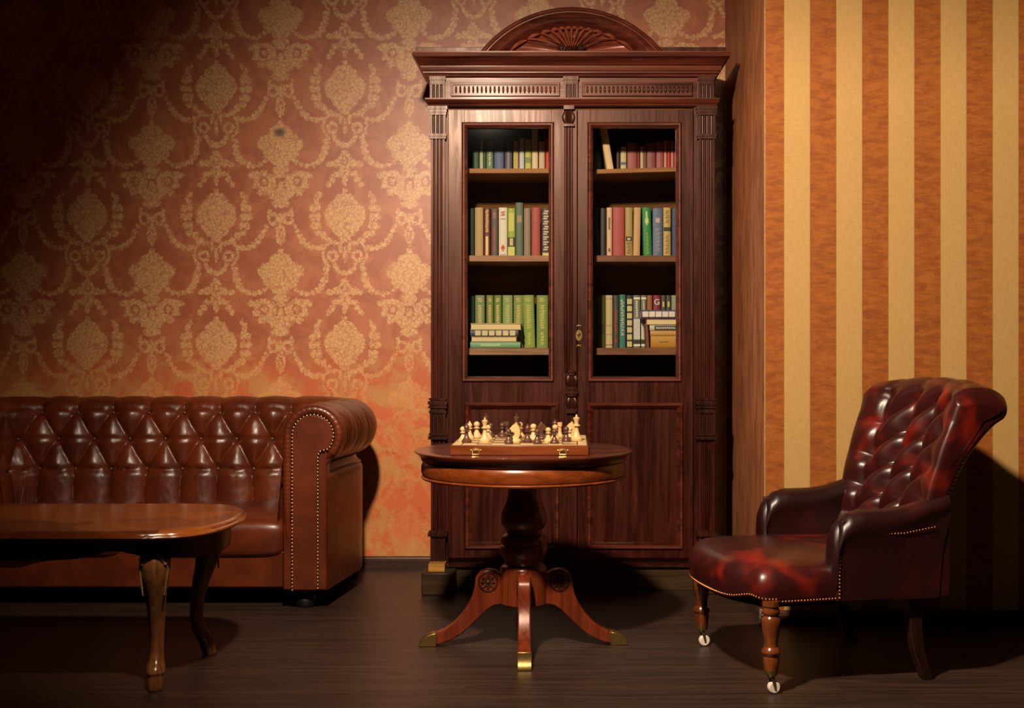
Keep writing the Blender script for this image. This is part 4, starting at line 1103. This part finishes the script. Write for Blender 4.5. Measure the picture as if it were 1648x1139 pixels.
m.add(vs, fs); m.build('apron', 'cabdark', ct, sharp=40)
def cab_leg(x, y, dx, dy):
    L = math.hypot(dx, dy); dx /= L; dy /= L
    # (z, outward offset, half width)
    st = [(0.500, 0.000, 0.044), (0.470, 0.006, 0.047), (0.445, 0.012, 0.050), (0.420, 0.016, 0.0495), (0.390, 0.016, 0.045), (0.340, 0.009, 0.037), (0.28, -0.002, 0.030), (0.22, -0.010, 0.0255), (0.16, -0.013, 0.0225), (0.12, -0.010, 0.0225), (0.095, -0.004, 0.026), (0.075, 0.004, 0.031), (0.060, 0.009, 0.031), (0.052, 0.010, 0.026), (0.030, 0.014, 0.0255), (0.008, 0.018, 0.024), (0.0, 0.018, 0.020)]
    m = MB(); N = 28; dense = []
    for i in range(len(st)-1):
        for q in range(3):
            t = q/3; dense.append(tuple(st[i][k]*(1-t)+st[i+1][k]*t for k in range(3)))
    dense.append(st[-1])
    def fn(i, j):
        z, o, r = dense[i]; a = 2*PI*j/N
        rr = r*(1+0.05*math.cos(4*a)+0.035*abs(math.cos(3*a))*(1 if z < 0.4 else 0.3))
        ox, oy = o*dx*1.6, o*dy*1.6
        return (x+ox+rr*math.cos(a), y+oy+rr*math.sin(a), z)
    m.grid(fn, len(dense), N, cv=True, cap=True); lg = m.build('leg', 'cabriole', ct, sharp=50)
    m = MB()
    # raised C scrolls on the knee
    px_, py_ = -dy, dx
    for sg in (-1, 1):
        pts = []; rad = []
        for q in range(15):
            t = q/14; w_ = 0.008+(0.046-0.008)*min(1, t*2.2)-max(0, t-0.5)*0.022; z = 0.463-0.135*max(0, t-0.15)/0.85+0.004*math.sin(t*PI)
            fo = 0.012*1.6*(1-abs(0.43-z)*3)+math.sqrt(max(0.0001, 0.0535**2-w_**2))*0.98
            pts.append((x+dx*fo+px_*sg*w_, y+dy*fo+py_*sg*w_, z)); rad.append(0.0050-0.0020*t)
        m.tube(pts, rad, 8); m.dome(pts[5], 0.0075, (dx, dy, 0), 10, 0.9)
        m.dome(pts[12], 0.0045, (dx, dy, 0), 8, 0.9)
    m.build('knee_carving', 'gilt', lg)
cab_leg(X(249, 4.42), 4.435, 0.15, -1); cab_leg(X(325, 4.90), 4.90, 0.9, 0.5)
cab_leg(2*cxm-X(249, 4.42), 4.435, -0.15, -1); cab_leg(2*cxm-X(325, 4.90), 4.90, -0.9, 0.5)

# ================================================================ ROUND TABLE
TX, TY, TZ = -0.138, 5.07, 0.76
rt_ = empty('pedestal_table', (TX, TY, 0), 0, 'round mahogany pedestal table on four splayed legs with brass toe caps', 'table')
m = MB()
m.lathe([(0.0, TZ), (0.395, TZ), (0.417, TZ-0.001), (0.4225, TZ-0.004), (0.422, TZ-0.007), (0.415, TZ-0.012), (0.405, TZ-0.020), (0.398, TZ-0.030), (0.396, TZ-0.038), (0.38, TZ-0.038), (0.0, TZ-0.038)], (0, 0, 0), 128)
m.build('tabletop', 'tabletop', rt_, local=True, sharp=30)
m = MB()
m.lathe([(0.385, TZ-0.038), (0.390, TZ-0.042), (0.396, TZ-0.060), (0.397, TZ-0.080), (0.393, TZ-0.094), (0.385, TZ-0.098)], (0, 0, 0), 128)
m.lathe([(0.385, TZ-0.096), (0.393, TZ-0.098), (0.397, TZ-0.103), (0.393, TZ-0.109), (0.36, TZ-0.110), (0.0, TZ-0.108)], (0, 0, 0), 128)
m.build('apron', 'apron', rt_, local=True, sharp=40)
m = MB()
m.lathe([(0.0, 0.66), (0.13, 0.655), (0.13, 0.635), (0.072, 0.63), (0.062, 0.61), (0.062, 0.585), (0.068, 0.56), (0.082, 0.53), (0.090, 0.50), (0.090, 0.478), (0.080, 0.458), (0.070, 0.447), (0.069, 0.437), (0.076, 0.430), (0.084, 0.424), (0.090, 0.412), (0.090, 0.398), (0.084, 0.392), (0.090, 0.386), (0.092, 0.372), (0.088, 0.352), (0.080, 0.338), (0.072, 0.326), (0.072, 0.314), (0.084, 0.308), (0.090, 0.300), (0.091, 0.288), (0.091, 0.165), (0.086, 0.158), (0.0, 0.156)], (0, 0, 0), 48)
m.build('pedestal', 'pedestal', rt_, local=True, sharp=35)
legp = [(.080, .272), (.110, .292), (.140, .297), (.168, .286), (.186, .262), (.190, .232), (.197, .200), (.212, .165), (.236, .128), (.268, .092), (.302, .066), (.342, .050), (.342, .006), (.318, .010), (.280, .024), (.240, .048), (.205, .078), (.170, .112), (.140, .142), (.115, .157), (.080, .162)]
capp = [(.340, .052), (.352, .0505), (.372, .043), (.392, .028), (.404, .010), (.405, .0), (.338, .0), (.338, .006)]
leg0 = None
for k, ang in enumerate((-90, 180, 0, 90)):
    m = MB(); m.prism(legp, -0.024, 0.024, 'y')
    lg = m.build('leg', 'legwood', rt_, local=True, bevel=0.005)
    for sg in (-1, 1):
        m = MB(); c = (.138, sg*0.0240, .248); ring = []
        for q in range(28):
            a = 2*PI*q/28; ring.append((c[0]+.036*math.cos(a), c[1], c[2]+.036*math.sin(a)))
        m.tube(ring, 0.0035, 6, closed=True); m.dome(c, 0.008, (0, sg, 0), 10, 0.6)
        for q in range(8):
            a = 2*PI*q/8; m.tube([(c[0]+.010*math.cos(a), c[1], c[2]+.010*math.sin(a)), (c[0]+.028*math.cos(a), c[1]+sg*0.001, c[2]+.028*math.sin(a))], [0.002, 0.0045], 6)
        m.dome((c[0], c[1]-sg*0.001, c[2]), 0.036, (0, sg, 0), 28, 0.04); m.build('roundel', 'carve', lg, local=True)
    m = MB(); m.prism(capp, -0.0265, 0.0265, 'y'); m.box(.336, .344, -.0268, .0268, -0.0, .0535); m.build('toe_cap', 'brass', lg, local=True, bevel=0.003)
    lg.rotation_euler = (0, 0, math.radians(ang+2))

# ================================================================ CHESS BOARD
BDF, BDB = 4.79, 5.285
bx0, bx1 = X(725.5, BDF), X(948, BDF); bw = bx1-bx0; bcx, bcy = (bx0+bx1)/2, (BDF+BDB)/2
BZ = TZ+0.001; BH = 0.037
cb_ = empty('chessboard', (bcx, bcy, BZ), math.radians(-0.6), 'open wooden chessboard box with brass clasps lying on the round table', 'chessboard')
hw, hd = bw/2, (BDB-BDF)/2
m = MB(); m.box(-hw, hw, -hd, hd, 0, BH-0.0015); m.build('board_case', 'boardside', cb_, local=True, bevel=0.002)
m = MB(); m.box(-hw+0.004, hw-0.004, -hd+0.004, hd-0.004, BH-0.002, BH-0.0006, 2)
sqn = 0.0530; s0 = -4*sqn
for i in range(8):
    for j in range(8):
        g = 0.0014; m.box(s0+i*sqn+g, s0+(i+1)*sqn-g, s0+j*sqn+g, s0+(j+1)*sqn-g, BH-0.001, BH, (i+j) % 2)
e = -s0
for (a, b_, c, d_) in ((-hw+0.006, -e-0.004, -hd+0.006, hd-0.006), (e+0.004, hw-0.006, -hd+0.006, hd-0.006), (-e-0.001, e+0.001, -hd+0.006, -e-0.004), (-e-0.001, e+0.001, e+0.004, hd-0.006)):
    m.box(a, b_, c, d_, BH-0.001, BH, 0)
m.build('playing_field', ['sq_light', 'sq_tan', 'boardline'], cb_, local=True)
for pxx in (767, 907):
    m = MB(); xx = X(pxx, BDF)-bcx
    m.box(xx-0.016, xx+0.016, -hd-0.004, -hd, BH*0.38, BH*0.58); m.dome((xx-0.018, -hd, BH*0.5), 0.004, (0, -1, 0), 8, 1); m.dome((xx+0.018, -hd, BH*0.5), 0.004, (0, -1, 0), 8, 1)
    m.tube([(xx-0.012, -hd-0.003, BH*0.4), (xx-0.012, -hd-0.005, BH*0.1), (xx+0.012, -hd-0.005, BH*0.1), (xx+0.012, -hd-0.003, BH*0.4)], 0.0022, 6)
    m.tube([(xx-0.014, -hd-0.004, BH*0.52), (xx, -hd-0.006, BH*0.60), (xx+0.014, -hd-0.004, BH*0.52)], [0.002, 0.004, 0.002], 6)
    m.build('clasp', 'brassbright', cb_, local=True)
PZ = BZ+BH+0.0003
base = [(0.0, 0), (0.36, 0), (0.38, 0.03), (0.37, 0.09), (0.31, 0.13), (0.29, 0.16), (0.22, 0.22)]
PR = {
 'pawn': (0.058, [(0, 0), (.30, 0), (.315, .05), (.31, .13), (.27, .18), (.20, .27), (.13, .40), (.095, .52), (.10, .56), (.20, .58), (.205, .61), (.12, .64), (.11, .67), (.17, .73), (.195, .81), (.17, .90), (.10, .97), (0, 1.0)]),
 'bishop': (0.073, [(0, 0), (.25, 0), (.265, .04), (.26, .11), (.22, .15), (.15, .24), (.10, .36), (.08, .50), (.085, .55), (.17, .57), (.175, .60), (.09, .63), (.10, .66), (.145, .73), (.145, .79), (.10, .87), (.05, .93), (.035, .95), (.05, .965), (.045, .99), (0, 1.0)]),
 'rook': (0.060, [(0, 0), (.30, 0), (.315, .05), (.31, .13), (.26, .18), (.20, .26), (.155, .40), (.145, .62), (.16, .70), (.22, .74), (.23, .80), (.235, 1.0), (.16, 1.0), (.16, .90), (0, .90)]),
 'queen': (0.092, [(0, 0), (.22, 0), (.235, .03), (.23, .10), (.19, .14), (.14, .22), (.09, .36), (.07, .50), (.075, .545), (.145, .565), (.15, .585), (.085, .62), (.075, .66), (.09, .72), (.13, .83), (.14, .86), (.10, .875), (.06, .90), (.03, .925), (.042, .95), (.03, .985), (0, 1.0)]),
 'king': (0.099, [(0, 0), (.205, 0), (.22, .03), (.215, .095), (.18, .13), (.13, .21), (.085, .35), (.065, .50), (.07, .54), (.14, .56), (.145, .58), (.08, .61), (.07, .66), (.085, .73), (.12, .82), (.115, .845), (.07, .86), (.04, .875), (.025, .89), (.022, .93), (.03, .955), (.022, .99), (0, 1.0)]),
 'knight': (0.066, [(0, 0), (.285, 0), (.30, .045), (.295, .12), (.25, .16), (.19, .23), (.17, .27), (0, .27)]),
}
def piece(kind, colr, px, base_y, label, rz=0.0, sc_=1.0):
    d = FPX*(CAMZ-PZ)/(base_y-PY0); x = X(px, d)
    h, pr = PR[kind]; h *= sc_; mt = 'cream_pc' if colr == 'w' else 'dark_pc'
    m = MB(); m.lathe([(r*h, z*h) for r, z in pr], (0, 0, 0), 24)
    if kind == 'knight':
        hp = [(-.19, .22), (-.26, .40), (-.27, .60), (-.20, .80), (-.10, .93), (-.03, 1.03), (.01, .94), (.10, .91), (.20, .80), (.33, .66), (.42, .58), (.42, .49), (.35, .45), (.26, .50), (.14, .54), (.04, .50), (.02, .42), (.10, .33), (.19, .22)]
        m.prism([(a*h, b_*h) for a, b_ in hp], -0.105*h, 0.105*h, 'y')
    root = m.build('chess_'+kind, mt, None, local=True, sharp=40, bevel=0.0012 if kind == 'knight' else None)
    root.location = (x, d, PZ); root.rotation_euler = (0, 0, rz)
    tag(root, label, 'chess piece', 'chess pieces on the board')
    return root
piece('pawn', 'w', 745, 710.5, 'cream pawn at the far left edge of the chessboard')
piece('bishop', 'd', 751, 711.8, 'dark bishop at the front left of the board, right of the first cream pawn')
piece('bishop', 'w', 756, 706, 'slim cream bishop just behind the front left dark bishop', sc_=0.95)
piece('pawn', 'w', 767.3, 704.3, 'cream pawn at the back left, between slim cream bishop and large cream queen', sc_=1.12)
piece('queen', 'w', 780.3, 711.5, 'tall cream queen on the left half of the board', sc_=1.02)
piece('king', 'd', 782.0, 703.5, 'dark king whose finial shows above the tall cream queen', sc_=0.98)
piece('pawn', 'w', 785.3, 707.5, 'cream pawn peeping out right of the tall cream queen', sc_=1.0)
piece('pawn', 'd', 789.5, 703.5, 'dark pawn at the back, right of the tall cream queen')
piece('pawn', 'd', 808.3, 703.2, 'dark pawn at the back left of the centre, beside the dark rook')
piece('rook', 'd', 815, 702.5, 'dark rook at the back of the board, left of the centre', sc_=1.0)
piece('pawn', 'd', 818.6, 713.3, 'small dark pawn in front of the dark rook', sc_=0.95)
piece('knight', 'w', 829.5, 711.8, 'cream knight at the front centre of the board', rz=PI*0.93, sc_=1.12)
piece('king', 'd', 831.2, 705, 'tall dark king standing behind the cream knight', sc_=1.0)
piece('pawn', 'w', 837, 703.6, 'cream pawn at the back, just right of the tall dark king', sc_=1.05)
piece('bishop', 'd', 849, 711.8, 'dark bishop at the front centre, right of the cream knight', sc_=0.97)
piece('pawn', 'w', 858.4, 708.0, 'cream pawn right of the front centre dark bishop', sc_=1.1)
piece('pawn', 'd', 864.6, 713.2, 'small dark pawn near the front edge, right of the centre', sc_=0.95)
piece('knight', 'd', 872, 706.5, 'dark knight right of the centre of the board', rz=PI*0.1)
piece('pawn', 'w', 882.3, 710.7, 'cream pawn right of the dark knight', sc_=0.95)
piece('bishop', 'd', 893.2, 703.2, 'dark bishop with a pale tip behind the right hand cream pawn', sc_=0.98)
piece('pawn', 'w', 893.4, 706.8, 'cream pawn directly in front of the back right dark bishop', sc_=1.0)
piece('pawn', 'd', 892.3, 713.6, 'small dark pawn nearest the front edge on the right', sc_=0.95)
piece('rook', 'w', 901, 704, 'slender cream rook at the back right of the board', sc_=1.0).scale = (0.72, 0.72, 1)
piece('pawn', 'd', 911.3, 710.4, 'dark pawn left of the right hand cream queen')
piece('knight', 'w', 919.5, 705.5, 'cream knight behind the right hand cream queen', rz=PI*0.9)
piece('pawn', 'w', 917.5, 708.3, 'cream pawn beside the foot of the right hand cream queen', sc_=0.92)
piece('queen', 'w', 927.8, 709.2, 'tall cream queen at the right edge of the chessboard', sc_=1.10)

# ================================================================ ARMCHAIR
CA = math.radians(-76.7)
ch = empty('armchair', (0.631, 4.713, 0), CA, 'oxblood leather armchair with buttoned back, nailed seat edge and turned front legs', 'armchair')
# local frame: x to the camera side, -y to the front, +y to the back
# --- seat
def seat_outline(k):
    """closed outline, k in 0..1 around; starts at back left"""
    pass
so = []
def bez(p0, p1, p2, p3, n):
    return [tuple((1-t)**3*a+3*t*(1-t)**2*b_+3*t*t*(1-t)*c+t**3*d_ for a, b_, c, d_ in zip(p0, p1, p2, p3)) for t in [i/n for i in range(n)]]
fr = []
fr += bez((0.30, 0.60), (0.33, 0.40), (0.345, 0.25), (0.350, 0.06), 10)
fr += bez((0.350, 0.06), (0.352, 0.0), (0.352, -0.035), (0.320, -0.045), 6)
fr += bez((0.320, -0.045), (0.26, -0.055), (0.24, -0.105), (0.10, -0.115), 10)
fr += bez((0.10, -0.115), (0.03, -0.120), (-0.03, -0.120), (-0.10, -0.115), 6)
fr += bez((-0.10, -0.115), (-0.24, -0.105), (-0.26, -0.055), (-0.320, -0.045), 10)
fr += bez((-0.320, -0.045), (-0.352, -0.035), (-0.352, 0.0), (-0.350, 0.06), 6)
fr += bez((-0.350, 0.06), (-0.345, 0.25), (-0.33, 0.40), (-0.30, 0.60), 10)
fr += [(-0.30, 0.60)]+[(-0.30+0.06*k, 0.60) for k in range(1, 10)]
NO = len(fr)
def zbot(x, y):
    if y < 0.02:
        t = abs(x)/0.33
        return 0.300+(0.022 if t > 0.80 else 0.022*max(0, (t-0.5)/0.3))*0+0.0+0.018*math.exp(-((abs(x)-0.30)/0.06)**2)
    return 0.300
m = MB(); lay_ = [(0.985, -0.001), (1.0, 0.0), (1.012, 0.02), (1.02, 0.055), (1.005, 0.085), (0.96, 0.108), (0.88, 0.124), (0.75, 0.135), (0.55, 0.143), (0.30, 0.147), (0.08, 0.148)]
cy0 = 0.22
vs = []
for kx, dz in lay_:
    for (x, y) in fr:
        px_ = x*kx; py_ = cy0+(y-cy0)*kx
        zb_ = zbot(x, y) if dz < 0.03 else 0.300+0.018*math.exp(-((abs(x)-0.30)/0.06)**2)*max(0, 1-dz/0.08)*(y < 0.02)
        sag = 0.0
        vs.append((px_, py_, zb_+dz*(1.0+0.10*math.exp(-((y-0.0)/0.2)**2)*0)))
fs = [(k*NO+i, k*NO+(i+1) % NO, (k+1)*NO+(i+1) % NO, (k+1)*NO+i) for k in range(len(lay_)-1) for i in range(NO)]
fs += [tuple(range(NO))[::-1], tuple((len(lay_)-1)*NO+i for i in range(NO))]
m.add(vs, fs); seat = m.build('seat', 'oxblood', ch, local=True, sharp=70)
# nail line round the seat edge
m = MB(); acc = 0; nxt = 0; stp = 0.0115
for i in range(NO-10):
    a, b_ = Vector((*fr[i], 0)), Vector((*fr[i+1], 0)); L = (b_-a).length
    if L < 1e-6: continue
    nv = -Vector((b_.y-a.y, -(b_.x-a.x), 0)).normalized()
    while nxt <= acc+L:
        c = a.lerp(b_, (nxt-acc)/L); z = zbot(c.x, c.y)+0.007
        if c.y < 0.26: m.dome((c.x+nv.x*0.003, c.y+nv.y*0.003, z), 0.0048, (nv.x, nv.y, 0), 8, 0.8)
        nxt += stp
    acc += L
m.build('nailhead_trim', 'nailred', seat, local=True)
m = MB(); m.prism([(x*0.93, cy0+(y-cy0)*0.93) for x, y in fr], 0.285, 0.305, 'z'); m.build('seat_rail', 'under', ch, local=True)

# --- back: closed profile swept across, deep buttoned
def bw_(z):      # half width against height
    return 0.335+0.035*min(1, max(0, (z-0.55)/0.45))
back_pts = []      # (t, y, z, thickness side) front from the seat up, over the roll
def fprof(t):
    """front centre line: t in metres up the front from z=.40; returns y,z,ny,nz"""
    A = 0.630
    if t < A:
        u = t/A; y = 0.545+0.24*(u**1.15); z = 0.405+0.585*u
        dy = 0.24*1.15*(u**0.15 if u > 0 else 0)/A; dz = 0.585/A; L = math.hypot(dy, dz)
        return y, z, -dz/L, dy/L
    y0_, z0_ = 0.785, 0.990; r = 0.062
    # continue on a circular roll curling back
    th0 = math.atan2(0.924, -0.38)                     # direction of the normal at the start
    nA = math.atan2(0.41, -0.91)
    s = (t-A)/r; a = nA-s
    cy_, cz_ = y0_-r*math.cos(nA), z0_-r*math.sin(nA)
    return cy_+r*math.cos(a), cz_+r*math.sin(a), math.cos(a), math.sin(a)
TB = 0.630+0.062*math.radians(215)
COLS = 0.153; ROWS = 0.1235
def ctuft(x, t, side):
    # buttons at x = +-.0765, +-.2295 and t rows
    a = x/COLS+0.5; r = (t-0.245)/ROWS
    ax_ = abs(x)
    def ff(v, p=0.5): return abs(math.sin(PI*v))**(p*1.4)
    # diagonals climb to the right hand (camera) side
    dg = r-a+0.5*0
    hc = ff(a, 0.45)*ff(r-a, 0.45)
    he = 0.30+0.70*ff(r, 0.6); he = 0.85-(0.85-he)*max(0.0, 1-max(0, ax_-0.2295)/0.13)
    k = min(1, max(0, (ax_-0.205)/0.06)); k = k*k*(3-2*k)
    h = hc*(1-k)+he*k
    top = 0.245+ROWS*3
    if t > top-0.02:
        k = min(1, max(0, (t-(top-0.02))/0.05)); hp = 0.5+0.4*ff(a, 0.5) if ax_ < 0.25 else 0.8; h = h*(1-k)+hp*k
        f = max(0, 1-(t-top)/0.16); h = h*f+0.75*(1-f)
    for i in (-2, -1, 0, 1, 2):
        pass
    da = (x/COLS-0.5); da = (da-round(da))*COLS
    for k in range(0, 4):
        tr = 0.245-ROWS+ROWS*(k+0)
        tr = 0.1215+ROWS*k
        if k == 3 and x < -0.15: continue
        if ax_ < 0.30:
            dd = math.hypot(da, t-tr); h -= 0.75*math.exp(-(dd/0.036)**2)+0.25*math.exp(-(dd/0.015)**2)
    return h
m = MB(); NX, NF = 150, 150; NBk = 24
RC = (0.785-0.062*math.cos(math.atan2(0.41, -0.91)), 0.990-0.062*math.sin(math.atan2(0.41, -0.91)))
YE, ZE = fprof(TB)[0], fprof(TB)[1]
def rear_y(z): return 0.635+(YE-0.635)*max(0.0, min(1.0, (z-0.285)/(ZE-0.285)))**2.2
def wing_f(t, a):
    return -(0.03+0.125*t/0.630 if t <= 0.630 else 0.155*max(0.0, 1-(t-0.630)/0.15))*abs(a)**2.4
def backpt(i, j):
    th = -PI/2+PI*i/(NX-1); a = math.sin(th)               # dense near the edges
    T = math.cos(th)**0.42 if abs(a) < 0.99999 else 0.0      # edge rounding
    if j < NF:
        t = TB*j/(NF-1); y, z, ny, nz = fprof(t); hx = bw_(z); x = a*hx
        h = (ctuft(x, t, 0)-0.45)*0.046*(T**1.5)
        wg = wing_f(t, a)
        if t <= 0.630: F = y+ny*h+wg; mid = (F+rear_y(z))/2; Y = mid+(F-mid)*T; Zz = z+nz*h
        else:
            k = min(1, (t-0.630)/0.06); m0 = (0.785+wing_f(0.63, a)+rear_y(0.99))/2
            mid = m0*(1-k)+RC[0]*k; F = y+ny*h+wg; Y = mid+(F-mid)*T; mz = z*(1-k)+RC[1]*k; Zz = mz+(z+nz*h-mz)*T
        sh = 0.035*max(0, abs(a)-0.86)/0.14
        return (x, Y, Zz-sh*min(1, max(0, (t-0.50)/0.12)))
    # rear shell from under the roll down to the base
    u = (j-NF+1)/NBk; z = ZE+(0.285-ZE)*u; y = rear_y(z)
    hx = bw_(z); x = a*hx; k2 = min(1, u/0.22); tt = max(0.0, min(0.630, (z-0.405)/0.585*0.630)); yf = fprof(tt)[0]+wing_f(tt, a); mid = RC[0]*(1-k2)+(yf+y)/2*k2; mz = RC[1]*(1-k2)+z*k2
    sh = 0.035*max(0, abs(a)-0.86)/0.14*(1-k2)
    return (x, mid+(y-mid)*T, mz+(z-mz)*T-sh)
m.grid(backpt, NX, NF+NBk, cv=False)
for i_ in (0, NX-1):                       # close the scrolled side under the roll
    fl = [backpt(i_, j) for j in range(NF) if fprof(TB*j/(NF-1))[1] > 0.72 or TB*j/(NF-1) > 0.63]
    rl = [backpt(i_, NF+q) for q in range(9)]
    lp = fl+rl; c_ = [sum(p[k] for p in lp)/len(lp) for k in range(3)]
    c_[1] = (fl[len(fl)//3][1]+RC[0])/2; c_[2] = 0.90
    m.add(lp+[tuple(c_)], [(k, (k+1) % len(lp), len(lp)) for k in range(len(lp))])
bk = m.build('backrest', 'oxblood', ch, local=True, sharp=80)
bp = None
for k in range(4):
    tr = 0.1215+ROWS*k
    for xi in (-0.2295, -0.0765, 0.0765, 0.2295):
        if k == 3 and xi < -0.15: continue
        y, z, ny, nz = fprof(tr); a = xi/bw_(z); h = (-0.72-0.45)*0.046
        T = math.cos(math.asin(max(-1, min(1, a))))**0.42; h *= T**1.5
        F = y+ny*h+wing_f(tr, a); mid = (F+rear_y(z))/2; yy = mid+(F-mid)*T
        if bp is None:
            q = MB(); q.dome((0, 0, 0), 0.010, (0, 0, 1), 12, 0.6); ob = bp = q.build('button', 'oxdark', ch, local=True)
        else:
            ob = bp.copy(); col.objects.link(ob); ob.parent = ch
        ob.location = (xi, yy+ny*0.003, z+nz*h); ob.rotation_euler = Vector((0, ny, nz)).to_track_quat('Z', 'Y').to_euler()
# nails down the rear edge of the back
m = MB()
for k in range(46):
    z = 0.32+k*0.0145
    if z > 0.95: break
    tt = max(0.0, min(0.630, (z-0.405)/0.585*0.630)); yf = fprof(tt)[0]+wing_f(tt, 0.985); md = (yf+rear_y(z))/2
    m.dome((bw_(z)*0.986, md+(rear_y(z)-md)*0.47, z), 0.0042, (1, 0.4, 0), 8, 0.7)
m.build('nailhead_trim', 'darknail', bk, local=True)

# --- arms: padded roll over a flat panel
def arm(sg):
    xs = sg*0.318
    sect = []      # (y, z top, half width, z where the pad's underside meets the panel)
    m = MB(); N = 30
    st = [(0.235, 0.40, 0.040), (0.240, 0.52, 0.046), (0.255, 0.565, 0.050), (0.285, 0.592, 0.053), (0.33, 0.604, 0.054), (0.38, 0.604, 0.052), (0.43, 0.604, 0.050), (0.50, 0.612, 0.047), (0.57, 0.632, 0.044), (0.66, 0.655, 0.040)]
    dn = []
    for i in range(len(st)-1):
        for q in range(4):
            t = q/4; dn.append(tuple(st[i][k]*(1-t)+st[i+1][k]*t for k in range(3)))
    dn.append(st[-1])
    def fn(i, j):
        y, zt_, hw_ = dn[i]; u = j/(N-1)
        # section: up outer face, round the pad, down inner face
        zb_ = 0.300
        r = hw_; zc = max(zt_-r, zb_+0.01)
        if u < 0.2: v = u/0.2; return (xs+sg*(r*0.72), y, zb_+(zc-0.03-zb_)*v)
        if u < 0.8:
            a = -0.5+(PI+1.0)*(u-0.2)/0.6
            return (xs+sg*r*math.cos(a), y, zc+r*math.sin(a))
        v = (u-0.8)/0.2; return (xs-sg*(r*0.72), y, zc-0.03+(zb_-zc+0.03)*v)
    m.grid(fn, len(dn), N, cap=True)
    # front face bulge
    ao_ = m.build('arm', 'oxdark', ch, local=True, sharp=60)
    m = MB()
    def fb(i, j):
        la = i/10; lo = j/24*2*PI; r = 1-la
        y = 0.240-0.022*math.sqrt(max(0, 1-(1-la)**2))
        zc = 0.435; 
        return (xs+0.043*r**0.9*math.cos(lo), y+max(0, (zc+0.130*r*math.sin(lo)-0.50))*0.18, zc+0.132*r*math.sin(lo)*(1 if math.sin(lo) > 0 else 1))
    m.grid(fb, 11, 24, cv=True); m.build('arm_front', 'oxdark', ao_, local=True, sharp=80)
    if sg > 0:
        m = MB()
        for k in range(14): m.dome((xs+0.037, 0.245, 0.31+k*0.0125), 0.0048, (1, -0.5, 0), 8, 0.8)
        m.build('nailhead_trim', 'nailred', ao_, local=True); m = MB()
        for k in range(27): m.dome((xs+0.0412+max(0, k-16)*0.0001, 0.300+k*0.0115, 0.522+max(0, k-16)*0.0018), 0.0040, (1, 0, 0), 8, 0.7)
        m.build('nailhead_trim', 'nailred', ao_, local=True)
    # side panel down to the rail
    m = MB(); xx = sg*0.352
    m.prism([(0.25, 0.292), (0.62, 0.292), (0.635, 0.45), (0.67, 0.60), (0.60, 0.60), (0.255, 0.57)], min(xx-0.012*sg, xx), max(xx-0.012*sg, xx), 'x')
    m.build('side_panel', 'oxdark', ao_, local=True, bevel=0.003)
arm(1); arm(-1)
# --- legs
def front_leg(x, y):
    m = MB()
    pr = [(0.022, 0.075), (0.024, 0.085), (0.028, 0.120), (0.026, 0.126), (0.030, 0.132), (0.033, 0.140), (0.030, 0.150), (0.023, 0.158), (0.022, 0.172), (0.026, 0.195), (0.031, 0.220), (0.033, 0.240), (0.031, 0.254), (0.024, 0.262), (0.027, 0.266), (0.030, 0.272), (0.030, 0.280), (0.026, 0.286), (0.026, 0.29), (0.030, 0.295), (0.030, 0.312)]
    m.lathe([(r, z) for r, z in pr], (x, y, 0), 28); lg = m.build('leg', 'chairleg', ch, local=True, sharp=35)
    m = MB(); m.lathe([(0.0, 0.056), (0.012, 0.056), (0.016, 0.060), (0.022, 0.066), (0.024, 0.080), (0.0225, 0.080)], (x, y, 0), 24)
    # fork and axle
    for s_ in (-1, 1): m.prism([(y-0.006, 0.058), (y+0.008, 0.058), (y+0.0135, 0.026), (y+0.0125, 0.016), (y+0.0075, 0.016), (y+0.002, 0.034)], x+s_*0.0125-0.0012, x+s_*0.0125+0.0012, 'x')
    m.tube([(x-0.015, y+0.010, 0.020), (x+0.015, y+0.010, 0.020)], 0.003, 8)
    cs_ = m.build('caster', 'brass', lg, local=True)
    m = MB(); n = 28
    pr2 = [(-0.0105, 0.004), (-0.0105, 0.017), (-0.008, 0.0205), (0, 0.0215), (0.008, 0.0205), (0.0105, 0.017), (0.0105, 0.004)]
    def fn(i, j): a = 2*PI*i/n; xo, r = pr2[j]; return (x+xo, y+0.010+r*math.cos(a), 0.0215+r*math.sin(a))
    m.grid(fn, n, len(pr2), cu=True)
    m.build('wheel', 'porcelain', lg, local=True)
front_leg(0.345, 0.0); front_leg(-0.345, 0.0)
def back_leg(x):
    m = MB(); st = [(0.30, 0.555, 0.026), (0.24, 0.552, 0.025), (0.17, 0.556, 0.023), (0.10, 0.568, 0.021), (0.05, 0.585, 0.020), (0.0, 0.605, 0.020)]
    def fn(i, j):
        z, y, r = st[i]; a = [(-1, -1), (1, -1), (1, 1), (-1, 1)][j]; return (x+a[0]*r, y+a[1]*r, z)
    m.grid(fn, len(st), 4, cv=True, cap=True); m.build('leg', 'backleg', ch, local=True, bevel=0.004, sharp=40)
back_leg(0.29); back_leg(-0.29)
